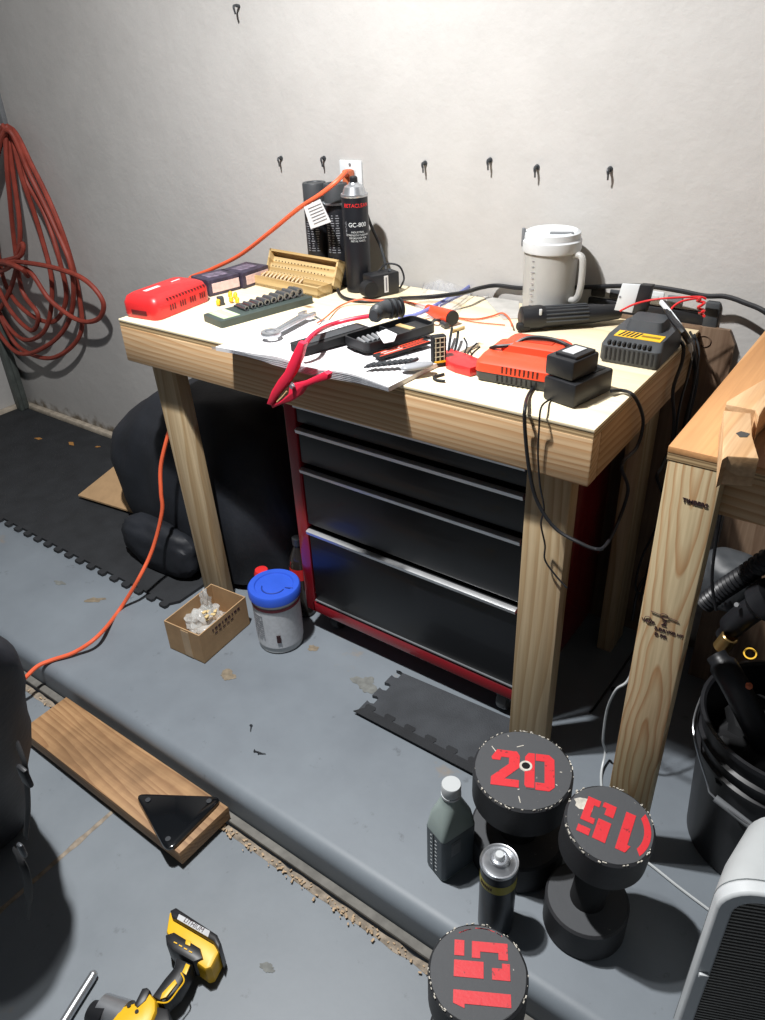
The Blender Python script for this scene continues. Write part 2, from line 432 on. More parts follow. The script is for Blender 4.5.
def basis(o, u, v):
    """matrix whose x is u, y is v (made perpendicular), at o"""
    u = Vector(u).normalized(); v = Vector(v); v = (v - u*v.dot(u)).normalized(); w = u.cross(v)
    m = Matrix((u, v, w)).transposed().to_4x4(); m.translation = Vector(o); return m
def along(a, b):
    """floor-plan frame with x running from a to b, origin in the middle"""
    a, b = Vector(a), Vector(b); d = b - a
    return (a + b)/2, math.atan2(d.y, d.x), math.hypot(d.x, d.y)

def rrect(w, d, r, cx, cy, n=5):
    out = []
    for sx, sy, a0 in ((1, 1, 0), (-1, 1, 90), (-1, -1, 180), (1, -1, 270)):
        for k in range(n):
            a = math.radians(a0+90*k/(n-1)); out.append((cx+sx*(w/2-r)+r*math.cos(a), cy+sy*(d/2-r)+r*math.sin(a)))
    return out
def loft(m, secs, mtx=None, cap=True):
    rings = [[m.bm.verts.new((x, y, z)) for x, y in poly] for poly, z in secs]; n = len(rings[0])
    for A_, B_ in zip(rings, rings[1:]):
        for k in range(n): m.bm.faces.new([A_[k], A_[(k+1) % n], B_[(k+1) % n], B_[k]])
    if cap: m.bm.faces.new(rings[0]); m.bm.faces.new(rings[-1])
    m._xf([v for r in rings for v in r], mtx); return m
def ring(m, outer, inner, y0, y1):
    n = len(outer); V = [[m.bm.verts.new((p[0], y, p[1])) for p in poly] for poly, y in ((outer, y1), (outer, y0), (inner, y0), (inner, y1))]
    for q in range(4):
        a_, b__ = V[q], V[(q+1) % 4]
        for k in range(n): m.bm.faces.new([a_[k], a_[(k+1) % n], b__[(k+1) % n], b__[k]])

# ================================================================ SETTING
LOW = -.09; STEP = .665; WY = 1.69; TZ = .855; FY = 1.093
m = MB(); m.box((-.6, WY+.06, 1.5), (7, .12, 3.4)); struct(m.build('wall_back', M['wall'], smooth=False))
bpy.data.objects['wall_back'].location = (0, 0, 0)
for v in bpy.data.objects['wall_back'].data.vertices: v.co += Vector((-.6, WY+.06, -.2))
m = MB(); m.box((-3.46, 1.1, 1.3), (.12, 1.3, 3)); struct(m.build('wall_left', M['wall'], smooth=False))
# raised slab with a rounded nose
m = MB(); nose = [(STEP+.03 - .03*math.sin(a), -.03 + .03*math.cos(a)) for a in [k*PI/12 for k in range(7)]]
prof = [(WY+.05, 0)] + nose + [(STEP, LOW-.06), (WY+.05, LOW-.06)]
vs0 = [m.bm.verts.new((-4.2, y, z)) for y, z in prof]; vs1 = [m.bm.verts.new((2.2, y, z)) for y, z in prof]
for i in range(len(prof)):
    j = (i+1) % len(prof); m.bm.faces.new([vs0[i], vs0[j], vs1[j], vs1[i]])
m.bm.faces.new(vs0); m.bm.faces.new(vs1)
o = struct(m.build('floor', M['floor']))
# low floor
m = MB(); m.box((-1, -.76, LOW-.03), (6.4, 2.78, .06)); o = struct(m.build('floor_lower', M['floor2'], smooth=False))
# crumbling joint along the step and across the low floor
def joint(p0, p1, w, name, seed):
    m = MB(); p0, p1 = Vector(p0), Vector(p1); L = (p1-p0).length; n = int(L/.012); d = (p1-p0)/n; s = Vector((-d.y, d.x, 0)).normalized()
    prev = None
    for i in range(n+1):
        c = p0 + d*i; ww = w*(.75+.5*noise.noise(Vector((i*.3, seed, 0)))); h = .004*(noise.noise(Vector((i*.5, seed, 3)))+.8)
        row = [m.bm.verts.new(c - s*ww), m.bm.verts.new(c + Vector((0, 0, h)) - s*ww*.3), m.bm.verts.new(c+Vector((0, 0, h*.6))+s*ww*.4), m.bm.verts.new(c + s*ww)]
        if prev:
            for k in range(3): m.bm.faces.new([prev[k], prev[k+1], row[k+1], row[k]])
        prev = row
    return struct(m.build(name, M['rawcon']))
joint((-3.4, STEP-.034, LOW+.0006), (1.6, STEP-.034, LOW+.0006), .011, 'trim_1', 1)
m = MB(); m.box((-.9, STEP-.012, LOW+.006), (5, .020, .012), .004); struct(m.build('trim_2', mat('joint_strip', '#6d6b66', .8, var=.2, scale=40)))
joint((-1.215, .60, LOW+.0006), (-1.21, .1, LOW+.0006), .008, 'trim_3', 5)
# footing strip at the wall base
m = MB(); m.box((-2.2, WY-.012, .012), (2.4, .03, .03), .008); struct(m.build('baseboard_back', mat('dirty_footing', '#b3a898', .9, var=.25, scale=30, bump=.6, bscale=60)))
m = MB(); m.box((-3.385, 1.2, .012), (.03, .95, .03), .008); struct(m.build('baseboard_left', MATS['dirty_footing']))
# grit and wood chips in the joint
m = MB()
for i in range(170):
    x = random.uniform(-1.0, -.2) if i < 140 else random.uniform(-1.9, -.9)
    c = Vector((x, STEP-.040+random.gauss(0, .006), LOW+.006)); s = random.uniform(.0015, .0045)
    m.box(c, (s*1.8, s, s*.5), 0, random.uniform(0, PI))
tag(m.build('wood_chips', mat('pale_chips', '#ab9478', .9, var=.3, scale=90), smooth=False), 'pale wood chips and grit lying in the floor joint below the step', 'debris', kind='stuff')
# stains on the slab
def stain(px, py, w, h, rz, m_, nm, label, z=.0006):
    c = P(px, py, z=z); m = MB(); pts = []
    for k in range(48):
        a = 2*PI*k/48; r = .72 + .6*noise.noise(Vector((math.cos(a)*.9+px*.37, math.sin(a)*.9+py*.41, 0))) + .22*noise.noise(Vector((math.cos(a)*4+px*.37, math.sin(a)*4, 3)))
        pts.append((w*r*math.cos(a), h*r*math.sin(a)))
    m.prism(pts, 0, .0004, Matrix.Translation(c) @ Matrix.Rotation(rz, 4, 'Z'))
    o = m.build(nm, m_); tag(o, label, 'stain')
stain(228, 675, .028, .022, .3, M['stain'], 'rust_stain', 'small brown rust stain on the floor in front of the cardboard box')
stain(313, 648, .022, .018, .2, M['stain'], 'rust_stain', 'small tan stain on the floor to the right of the wipes tub')
stain(365, 683, .05, .035, .1, M['smudge'], 'concrete_smudge', 'grey green worn patch on the floor at the left corner of the small mat')
stain(96, 600, .035, .016, .5, M['stain'], 'floor_scuff', 'brown scuff on the floor between the orange cord and the large mat')
stain(60, 583, .03, .014, .2, M['smudge'], 'floor_scuff', 'grey scuff on the floor beside the toothed edge of the large mat')
stain(268, 968, .02, .012, .2, M['smudge'], 'floor_scuff', 'grey blotch on the low floor to the right of the yellow tool', z=LOW+.0006)

# ================================================================ LIGHT
w = bpy.data.worlds.new('w'); sc.world = w; w.use_nodes = True
w.node_tree.nodes['Background'].inputs['Color'].default_value = (.80, .88, 1, 1)
w.node_tree.nodes['Background'].inputs['Strength'].default_value = .06
def area(loc, size, pw, col=(1, .985, .96)):
    d = bpy.data.lights.new('ceiling_lamp', 'AREA'); d.shape = 'DISK'; d.size = size; d.energy = pw; d.color = col
    o = bpy.data.objects.new('ceiling_lamp', d); COL.objects.link(o); o.location = loc
    o.rotation_euler = (0, 0, 0); return o
area((-1.06, .63, 2.36), .06, 64, (1, .992, .985))
area((-.97, .56, 2.40), .06, 12, (1, .992, .985))
sc.view_settings.view_transform = 'Standard'; sc.view_settings.look = 'None'; sc.view_settings.gamma = 1
sc.view_settings.exposure = .12; sc.view_settings.use_curve_mapping = False

# ================================================================ WORKBENCH
BB = 1.672
XL, XR = -1.616, -.385
b = thing('workbench', 'pale pine workbench covered with tools, standing against the white wall', 'workbench', ((XL+XR)/2, 1.39, 0))
m = MB(); m.box(((XL+XR)/2, (FY+BB)/2, TZ-.003), (XR-XL, BB-FY-.002, .006), .001); m.build('tabletop', M['top'], b)
m = MB(); m.box(((XL+XR)/2, (FY+BB)/2, TZ-.012), (XR-XL-.002, BB-FY-.004, .012)); m.build('tabletop_edge', M['edge'], b)
AZ = (TZ-.018 + .747)/2; AH = TZ-.018-.747
m = MB(); m.box(((XL+XR)/2, FY+.019, AZ), (XR-XL, .037, AH), .003); m.build('front_apron', M['px'], b)
m = MB(); m.box((XR-.019, (FY+.039+BB)/2, AZ), (.037, BB-FY-.042, AH), .003); m.build('side_apron', M['py'], b)
m = MB(); m.box((XL+.019, (FY+.039+BB)/2, AZ), (.037, BB-FY-.042, AH), .003); m.build('side_apron', M['py'], b)
m = MB(); m.box(((XL+XR)/2, BB-.022, AZ), (XR-XL-.08, .037, AH), .003); m.build('rear_apron', M['px'], b)
def leg(x0, x1, y0, y1, z1, parent, mm='pz', z0=0):
    m = MB(); m.box(((x0+x1)/2, (y0+y1)/2, (z0+z1)/2), (x1-x0, y1-y0, z1-z0), .003); return m.build('leg', M[mm], parent)
ll = leg(-1.565, -1.476, 1.132, 1.170, TZ-.019, b)
for v in ll.data.vertices: v.co.x += .020 - .034*v.co.z/.836      # this leg is nailed on slightly out of plumb
leg(-.517, -.428, 1.132, 1.170, TZ-.019, b)
leg(-1.565, -1.476, 1.595, 1.633, TZ-.019, b); leg(-.470, -.430, 1.55, 1.638, TZ-.019, b)
m = MB(); m.cyl(P(194.5, 440.5, x=-1.4803), P(194.5, 440.5, x=-1.4803)+Vector((.0015, 0, 0)), .0085, n=16); m.build('knot', mat('knot_ring', '#5a3d28', .7), b)

# second bench
TZ2 = .904; X2 = -.243
b2 = thing('workbench', 'second pine workbench with orange plywood top cut off by the right edge', 'workbench', (.3, 1.35, 0))
m = MB(); m.box(((X2+1.0)/2, (1.0+1.60)/2, TZ2-.005), (1.0-X2, .60, .010), .001); m.build('tabletop', M['top2'], b2)
m = MB(); m.box(((X2+1.0)/2, 1.30, TZ2-.0155), (1.0-X2-.001, .599, .0105), 0); m.build('tabletop_underside', M['edge'], b2)
leg(X2+.002, X2+.078, 1.001, 1.037, TZ2-.021, b2, 'pz2')
m = MB(); m.box(((X2+1.0)/2, 1.59, (TZ2-.021)/2), (1.0-X2-.01, .015, TZ2-.022)); m.build('rear_panel', M['brown'], b2)
m = MB(); m.box((.4, 1.058, TZ2-.066), (1.2, .037, .089), .003); m.build('front_apron', M['px'], b2)
m = MB(); m.box((X2+.022, 1.32, TZ2-.066), (.037, .42, .089), .003); m.build('side_apron', M['py'], b2)
# stamp on the leg
def leg_text(px, py, body, size):
    p = P(px, py, y=1.0003); text(body, size, M['inkd'], b2, basis(p, (1, 0, 0), (0, 0, 1)), 'lumber_stamp', bold=.00022)
leg_text(664, 623, '2', .018); leg_text(661.5, 630, 'S-DRY', .0085); leg_text(660.5, 635.5, 'D FIR', .0085); leg_text(648, 621, 'WWP', .008)
leg_text(676, 634.5, 'KD HT', .0075); leg_text(695, 503, 'TIMBERS', .0095)
m = MB(); c = P(664.5, 616, y=1.0)
m.tube([c+Vector((.006*math.cos(a), -.0002, .004*math.sin(a))) for a in [k*PI/6 for k in range(12)]], .0006, n=5, closed=True, sub=2)
m.tube([c+Vector((-.022, -.0002, .001)), c+Vector((-.007, -.0002, 0))], .0006, n=5, sub=2); m.tube([c+Vector((.007, -.0002, 0)), c+Vector((.022, -.0002, -.001))], .0006, n=5, sub=2)
cc = P(648, 619, y=1.0); m.tube([cc+Vector((.0055*math.cos(a), -.0002, .0055*math.sin(a))) for a in [k*PI/6 for k in range(12)]], .0005, n=5, closed=True, sub=2)
m.build('lumber_stamp', M['inkd'], b2)
# off-cuts on the second bench
def ppoly(pxs, z): return [tuple(P(px, py, z=z)[:2]) for px, py in pxs]
def ccw(poly):
    a = sum(poly[i][0]*poly[(i+1) % len(poly)][1] - poly[(i+1) % len(poly)][0]*poly[i][1] for i in range(len(poly)))
    return poly if a > 0 else poly[::-1]
def hprism(pxs, z0, z1, bev=0): m = MB(); m.prism(ccw(ppoly(pxs, z1)), z0, z1, None, bev); return m
ZK = TZ2+.042
blk1 = thing('wood_block', 'short sawn pine block with a dark knot hanging over the corner of the right workbench', 'wood offcut', P(740, 435, z=TZ2))
m = hprism([(724, 410), (751, 413), (752.5, 436), (759, 458), (728, 456), (722, 460)], TZ2+.0005, ZK, .002); m.build('timber', M['blk'], blk1)
m = hprism([(736, 433), (741, 431), (750, 433.5), (747, 437), (740, 437)], ZK, ZK+.0006); m.build('dark_knot', mat('knot_dark', '#3c3a38', .8), blk1)
cut = [(800, 398), (781, 397), (771, 401), (764, 408), (759, 417), (755.5, 410)]
m = hprism([(727, 401), (745, 390), (765, 379), (790, 366), (800, 362)] + cut + [(728, 404.5), (726, 404)], TZ2+.0005, ZK+.002, .002)
tag(m.build('wood_offcut', M['blk']), 'pine offcut with a scooped round cut lying behind the knotty block on the right workbench', 'wood offcut')

# brown board behind
bd = thing('leaning_board', 'old grey brown board standing upright against the wall between both workbenches', 'board', (-.36, WY-.018, 0))
m = MB(); m.prism([(-.60, 0), (-.31, 0), (-.31, .835), (-.325, .862), (-.60, .862)], 0, .012, Matrix(((1, 0, 0, 0), (0, 0, 1, WY-.0155), (0, 1, 0, 0), (0, 0, 0, 1)))); m.build('panel', M['brown'], bd)
m = MB(); kc = Vector((-.372, WY-.0165, .832)); m.tube([kc+Vector((.014*math.cos(a), 0, .012*math.sin(a))) for a in [k*PI/6 for k in range(12)]], .0016, n=5, closed=True, sub=2); m.build('knot', mat('knot_brown', '#5f4c3d', .8), bd)

# ================================================================ TOOL CABINET
CY = 1.185; CXL, CXR = -1.176, -.512; CB, CT = .075, .725
cb = thing('tool_cabinet', 'red rolling tool cabinet with black drawers parked under the workbench', 'tool cabinet', ((CXL+CXR)/2, 1.38, 0))
CD = 1.60
m = MB(); xm, ym, zm = (CXL+CXR)/2, (CY+CD)/2, (CB+CT)/2
m.box((CXL+.018, ym, zm), (.036, CD-CY, CT-CB), .004); m.box((CXR-.0125, ym, zm), (.025, CD-CY, CT-CB), .004)
m.box((xm, ym, CB+.018), (CXR-CXL-.05, CD-CY, .036), .003); m.box((xm, ym, CT-.008), (CXR-CXL-.05, CD-CY, .016), .002); m.box((xm, CD-.005, zm), (CXR-CXL-.05, .01, CT-CB-.05))
m.build('body', M['redp'], cb)
x0, x1 = CXL+.038, CXR-.027
for i, (z0, z1) in enumerate(((.118, .352), (.366, .532), (.544, .640), (.652, .706))):
    m = MB(); m.box(((x0+x1)/2, CY+.19, (z0+z1)/2), (x1-x0, .376, z1-z0), .004); d = m.build('drawer', M['drawer'], cb)
    m = MB(); zt = z1-.006
    pr = [(0, 0), (-.012, .001), (-.014, .010), (-.006, .013), (0, .012)]
    va = [m.bm.verts.new((x0+.002, CY+.003+p[0], zt-.006+p[1])) for p in pr]; vb = [m.bm.verts.new((x1-.002, CY+.003+p[0], zt-.006+p[1])) for p in pr]
    for k in range(5): j = (k+1) % 5; m.bm.faces.new([va[k], va[j], vb[j], vb[k]])
    m.bm.faces.new(va); m.bm.faces.new(vb)
    h = m.build('handle', M['alu'], d)
    if i == 0:
        m = MB(); m.box(((x0+x1)/2, CY+.001, z0+.001), (x1-x0, .006, .003)); m.build('bottom_lip', M['mgrey'], d)
for (x, y) in ((CXL+.07, CY+.06), (CXR-.062, CY+.045), (CXL+.07, CD-.06), (CXR-.07, CD-.06)):
    m = MB(); m.box((x, y, CB-.004), (.06, .06, .006), .001); m.box((x-.017, y, CB-.022), (.003, .03, .036)); m.box((x+.017, y, CB-.022), (.003, .03, .036))
    k = m.build('caster', M['steel'], cb)
    m = MB(); m.lathe([(.012, -.013), (.031, -.013), (.034, -.009), (.034, .009), (.031, .013), (.012, .013)], 28, Matrix.Translation((x, y, .0345)) @ Matrix.Rotation(PI/2, 4, 'Y')); m.build('wheel', M['mgrey'] if x > -.7 else M['rubber'], k)

# ================================================================ WALL THINGS
hooks = [(281, 160, 'first'), (324, 160, 'second'), (425, 165, 'third'), (490, 162, 'fourth'), (537, 169, 'fifth'), (610, 171, 'sixth')]
for px, py, nm in hooks:
    p = P(px, py-2, y=WY-.002)
    m = MB(); m.tube([p, p+Vector((0, -.010, .001)), p+Vector((.001, -.014, -.003)), p+Vector((.002, -.013, -.010)), p+Vector((.002, -.012, -.020))], [.0034, .0028, .0020], n=8)
    m.lathe([(0, 0), (.006, .0), (.005, .004), (0, .005)], 12, Matrix.Translation(p+Vector((0, .001, 0))) @ Matrix.Rotation(PI/2, 4, 'X'))
    tag(m.build('wall_hook', M['steeld']), f'small dark wall hook, {nm} from the left in the row of six', 'hook', 'hooks in a row on the wall')
p = P(239, 6, y=WY-.002)
m = MB(); m.tube([p, p+Vector((0, -.016, .001)), p+Vector((.002, -.022, -.004)), p+Vector((.003, -.019, -.018))], [.004, .003, .0026], n=8)
tag(m.build('wall_hook', M['steeld']), 'single dark hook high on the wall near the top of the picture', 'hook')
# outlet
pc = P(352.5, 183, y=WY); ou = thing('wall_outlet', 'white double wall outlet plate behind the black spray cans', 'outlet', (pc.x, WY, pc.z-.06))
m = MB(); m.box((pc.x, WY-.003, pc.z-.004), (.072, .006, .118), .002); m.build('cover_plate', M['white'], ou)
for dz in (.02, -.026):
    m = MB(); m.box((pc.x, WY-.007, pc.z+dz), (.034, .003, .030), .001); m.build('socket', M['cream'], ou)
m = MB(); m.cyl((pc.x, WY-.009, pc.z-.003), (pc.x, WY-.005, pc.z-.003), .003, n=10); m.cyl((pc.x, WY-.009, pc.z+.046), (pc.x, WY-.005, pc.z+.046), .003, n=10); m.build('screw', M['mgrey'], ou)

# hanging cord bundle on the left
hb = thing('coiled_cord', 'dull red extension cord coiled in long loops hanging on the wall at the far left', 'cord', (-2.9, 1.62, .3))
loops = [
 [(6,128),(34,170),(62,232),(78,290),(80,335),(52,358),(20,348),(2,320),(-20,270),(-14,200)],
 [(8,130),(30,175),(54,225),(72,272),(70,318),(48,345),(16,352),(-12,310),(-22,240),(-6,170)],
 [(5,128),(22,178),(40,232),(52,285),(45,330),(20,338),(-6,300),(-16,230)],
 [(4,130),(14,180),(20,240),(10,290),(-8,310),(-20,240),(-10,170)],
 [(7,127),(26,180),(45,215),(60,262),(66,300),(52,322),(24,310),(4,280),(-6,220),(-4,160)],
 [(2,128),(8,180),(14,240),(22,290),(38,315),(30,330),(4,300),(-14,240)],
]
m = MB()
for i, lp in enumerate(loops):
    n_ = len(lp); pts = [P(px, py, y=1.655-.012*((i*2+k) % 3) - (.02 if i % 2 else 0)) for k, (px, py) in enumerate(lp)]
    m.tube(pts, .0092, n=8, closed=True, sub=8)
m.tube([P(x_, y_, y=q) for x_, y_, q in ((-20, 275, 1.60), (8, 268, 1.59), (22, 244, 1.59), (20, 256, 1.585), (0, 262, 1.60), (20, 262, 1.58), (55, 268, 1.585), (85, 280, 1.60), (103, 302, 1.61), (98, 319, 1.62), (78, 320, 1.62), (50, 300, 1.60), (30, 272, 1.59), (12, 266, 1.62), (-15, 262, 1.63))], .0092, n=8, sub=8)
m.build('cord_loops', M['hose'], hb)
m = MB(); m.tube([P(x_, y_, y=q) for x_, y_, q in ((-18, 268, 1.63), (0, 262, 1.575), (20, 268, 1.565), (28, 276, 1.60))], .010, n=8, sub=6); m.build('tied_end', M['hose'], hb)
m = MB(); m.box((-2.885, 1.67, 1.26), (.022, .02, .22), .003); m.tube([(-2.885, 1.675, 1.17), (-2.885, 1.63, 1.15), (-2.885, 1.585, 1.165), (-2.885, 1.57, 1.20)], .006, n=8)
tag(m.build('hanging_bracket', M['mgrey']), 'grey metal wall bracket that the coiled red cord hangs from', 'bracket')
m = MB(); q = P(4, 350, y=1.60); m.box((q.x-.10, 1.655, .26), (.08, .03, .50), .01); m.box((q.x-.08, 1.632, .20), (.04, .02, .38), .006)
tag(m.build('garage_track', mat('grey_metal', '#5d6360', .5, .4, var=.2)), 'grey metal post in the far left wall corner below the coiled cord', 'post')

# ================================================================ FLOOR THINGS
def ppoly(pxs, z): return [tuple(P(px, py, z=z)[:2]) for px, py in pxs]
def ccw(poly):
    a = sum(poly[i][0]*poly[(i+1) % len(poly)][1] - poly[(i+1) % len(poly)][0]*poly[i][1] for i in range(len(poly)))
    return poly if a > 0 else poly[::-1]
def hprism(pxs, z0, z1, bev=0): m = MB(); m.prism(ccw(ppoly(pxs, z1)), z0, z1, None, bev); return m
def jig(x0, y0, x1, y1, n, d, sign):
    """jigsaw teeth along an edge"""
    out = []; dx, dy = (x1-x0)/n, (y1-y0)/n; L = math.hypot(dx, dy); nx, ny = -dy/L*sign, dx/L*sign
    for i in range(n):
        for u, v in ((0, 0), (.30, 0), (.24, .55), (.30, 1), (.70, 1), (.76, .55), (.70, 0)):
            out.append((x0+dx*(i+u)+nx*v*d, y0+dy*(i+u)+ny*v*d))
    return out
MATZ = .0105
poly = jig(-3.37, 1.035, -1.578, 1.035, 30, .020, -1) + [(-1.578, 1.06), (-1.578, 1.66), (-3.37, 1.66)]
m = MB(); m.prism(poly, .0008, MATZ); tag(m.build('foam_mat', M['foam']), 'large black foam floor mat with jigsaw edge beneath the big black bag', 'mat')
for px, py, s in ((38, 439, .02), (72, 444, .025), (98, 447, .012)):
    c = P(px, py, z=MATZ); m = MB(); m.prism([(-s, 0), (0, s*.5), (s, .2*s), (s*.4, -s*.4)], 0, .002, Matrix.Translation(c+Vector((0, 0, .0008))) @ Matrix.Rotation(px, 4, 'Z'))
    tag(m.build('dry_leaf', M['leaf']), 'tiny dry leaf scrap on the large black mat', 'leaf', 'leaf scraps on the large mat')
sm_ = thing('foam_mat', 'small dark foam mat tile on the floor under the red tool cabinet', 'mat', (-.7, 1.1, 0))
poly = [(-.865, 1.012), (-.521, 1.012)] + [(-.521, 1.19)] + jig(-.865, 1.19, -.865, 1.03, 3, .020, 1)[1:] 
m = MB(); m.prism(poly, .0008, MATZ); m.build('mat_tile', M['foam2'], sm_)
m = MB(); m.prism(ccw([(-.872, .998), (-.521, .998)] + jig(-.521, 1.022, -.872, 1.022, 6, .015, -1)), MATZ-.001, MATZ+.0018); m.build('edge_strip', M['foam'], sm_)

# cardboard sheet under the bag
m = MB(); pl = [P(78, 495, z=.03), P(118, 463, z=.10), P(142, 478, z=.085), P(137, 513, z=.03)]
for q in (0, .005): pass
v0 = [m.bm.verts.new(p) for p in pl]; v1 = [m.bm.verts.new(p - Vector((0, 0, .006))) for p in pl]
m.bm.faces.new(v0); m.bm.faces.new(v1)
for i in range(4): m.bm.faces.new([v0[i], v0[(i+1) % 4], v1[(i+1) % 4], v1[i]])
tag(m.build('cardboard_sheet', M['card'], smooth=False), 'torn flat piece of brown cardboard leaning out from the big black bag', 'cardboard')

# big black bag
bg = thing('equipment_bag', 'big slumped black nylon bag under the left end of the workbench', 'bag', (-1.85, 1.40, 0))
secs = []
for z_, xl, xr, ry in ((.0118, -1.96, -1.29, .17), (.03, -2.04, -1.28, .20), (.14, -2.10, -1.28, .205), (.28, -2.12, -1.29, .20), (.38, -2.07, -1.34, .185), (.45, -1.98, -1.42, .165), (.50, -1.90, -1.49, .13), (.535, -1.82, -1.57, .085), (.55, -1.76, -1.64, .03)):
    cx_b, rx = (xl+xr)/2, (xr-xl)/2
    secs.append(([(cx_b+rx*math.copysign(abs(math.cos(a))**.7, math.cos(a)), 1.40+ry*math.copysign(abs(math.sin(a))**.7, math.sin(a))) for a in [2*PI*k/48 for k in range(48)]], z_))
m = MB(); loft(m, secs); bmesh.ops.subdivide_edges(m.bm, edges=m.bm.edges[:], cuts=2, use_grid_fill=True, smooth=.5)
for v in m.bm.verts:
    nn = noise.noise_vector(v.co*Vector((3.2, 5, 2.6)))*.028 + noise.noise_vector(v.co*Vector((11, 11, 5)))*.010
    # hanging folds
    nn.y += .012*math.sin(v.co.x*26+3*noise.noise(v.co*4))*max(0, 1-abs(v.co.z-.28)/.3)
    v.co += nn; v.co.z = max(v.co.z, .0118); v.co.y = min(max(v.co.y, 1.180), 1.590); v.co.x = min(v.co.x, -1.272)
m.build('bag_body', M['cloth'], bg)
m = MB(); m.blob((-1.76, 1.16, .085), (.16, .05, .085), .12, 1.6, 4, 5, .7, floor=.0118)
for v in m.bm.verts: v.co.y = min(v.co.y, 1.21)
m.build('loose_flap', M['cloth'], bg)

# cardboard box with a clear bag
A, B, C = P(205, 664, z=0), P(171, 648, z=0), P(250, 624, z=0)
u = (B-A); v = (C-A); lu, lv = u.length, v.length
bx = thing('cardboard_box', 'small open cardboard box at the foot of the left bench leg', 'box', (A.x, A.y, 0), math.atan2(v.y, v.x))
# local: x along v (to the right-back), y along u (left)
ang = (math.atan2(u.y, u.x) - math.atan2(v.y, v.x))
H_ = .098; t_ = .003
m = MB(); m.box((lv/2, lu/2, .0025), (lv, lu, .003))
m.box((lv/2, t_/2, H_/2+.001), (lv, t_, H_)); m.box((lv/2, lu-t_/2, H_/2+.001), (lv, t_, H_))
m.box((t_/2, lu/2, H_/2+.001), (t_, lu-2*t_, H_)); m.box((lv-t_/2, lu/2, H_/2+.001), (t_, lu-2*t_, H_)); m.build('carton_walls', M['card'], bx, world=False, smooth=False)
m = MB(); m.box((-.0006, lu*.42, H_*.5), (.0012, .028, H_*.9)); m.build('packing_tape', mat('tape', '#b59a78', .3), bx, world=False)
m = MB(); random.seed(3)
for k in range(9): m.box((.05+k*.013, -.0004, H_*(.83)), (.009 if k % 3 else .004, .0008, .007))
for k in range(5): m.box((.06+k*.016, -.0004, H_*(.68)), (.010, .0008, .003))
m.build('printed_lines', M['inkd'], bx, world=False)
pb = thing('plastic_bag', 'crumpled clear plastic bag stuffed in the cardboard box', 'bag', bx.location + Vector((.0, .0, .01)))
c = Matrix.Translation(bx.location) @ Matrix.Rotation(bx.rotation_euler.z, 4, 'Z') @ Vector((lv*.5, lu*.52, .05))
m = MB(); m.blob(c, (.052, .050, .042), .42, 2.6, 4, 11, 1); m.build('bag_film', M['clearb'], pb)
m = MB(); m.blob(c + Vector((-.015, .02, .045)), (.020, .010, .045), .5, 3, 3, 21, 1); m.build('bag_neck', M['clearb'], pb)
for k in range(6):
    q = c + Vector((.02+random.uniform(-.02, .02), random.uniform(-.02, .02), .035+random.uniform(0, .012)))
    m = MB(); m.box(q, (.014, .009, .006), .002, random.uniform(0, 3)); tag(m.build('small_fitting', mat('gold_fitting', '#d8bf8a', .3)), 'small pale fitting showing in the clear bag in the cardboard box', 'fitting', 'fittings in the clear bag')

# wipes tub
tb = thing('wipes_tub', 'round white wipes tub with a bright blue lid beside the tool cabinet', 'tub', (-1.209, 1.106, 0))
tb.scale = (1.12, 1.12, 1.15)
m = MB(); m.lathe([(.050, .001), (.054, .004), (.056, .135), (.059, .140), (.059, .150), (.055, .153)], 40); m.build('container', M['cream'], tb, world=False)
m = MB(); m.lathe([(.0565, .020), (.0577, .128)], 40, cap=False); m.build('label_wrap', mat('label_paper', '#c9ccd0', .6, var=.08, scale=120), tb, world=False)
m = MB(); m.lathe([(.0585, .128), (.0590, .137)], 40, cap=False); m.build('maroon_band', M['maroon'], tb, world=False)
m = MB(); m.lathe([(.061, .146), (.063, .148), (.063, .166), (.060, .170), (.047, .170), (.045, .167), (.02, .167), (0, .168)], 44); L = m.build('lid', M['blue'], tb, world=False)
m = MB(); m.tube([(.028*math.cos(a)+.004, .028*math.sin(a)-.006, .1675) for a in [(-150+k*20)*PI/180 for k in range(9)]], .0018, n=6); m.tube([(.030, .006, .1675), (.050, .012, .170)], .0016, n=6); m.build('dispenser_slit', mat('blue_dark', '#1d3a8c', .5), L, world=False)
m = MB()
for k in range(10):
    a0 = -2.1 + .0; zz = .112-k*.007
    for j in range(9):
        if (j*k) % 4 == 3: continue
        a = a0+j*.075; m.box((.0582*math.cos(a), .0582*math.sin(a), zz), (.0008, .0036, .0018), 0, a)
m.build('fine_print', M['ink'], tb, world=False)
m = MB(); m.box((.0585*math.cos(-.85), .0585*math.sin(-.85), .05), (.001, .010, .022), 0, -.85); m.build('barcode', M['inkd'], tb, world=False)
# bottles behind the tub
sc_ = thing('aerosol_can', 'red and white can standing behind the left edge of the blue tub lid', 'can', (-1.335, 1.182, .0))
m = MB(); m.lathe([(.020, .001), (.022, .004), (.022, .135), (.018, .146), (0, .148)], 24); m.build('can_body', M['red'], sc_, world=False)
m = MB(); m.lathe([(.0222, .095), (.0224, .115)], 24, cap=False); m.build('white_band', M['pink'], sc_, world=False)
jb = thing('soda_bottle', 'dark bottle with a red label standing between the black bag and the red cabinet', 'bottle', (-1.232, 1.235, 0))
m = MB(); m.lathe([(.026, .001), (.030, .006), (.030, .18), (.024, .205), (.012, .235), (.011, .25)], 24); m.build('glass_body', mat('dark_glass', '#2a2623', .12, coat=.4), jb, world=False)
m = MB(); m.lathe([(.0304, .135), (.0304, .172)], 24, cap=False); m.build('label_wrap', M['red'], jb, world=False)
m = MB(); m.lathe([(.014, .242), (.014, .262), (0, .263)], 20); m.build('cap', M['grey'], jb, world=False)

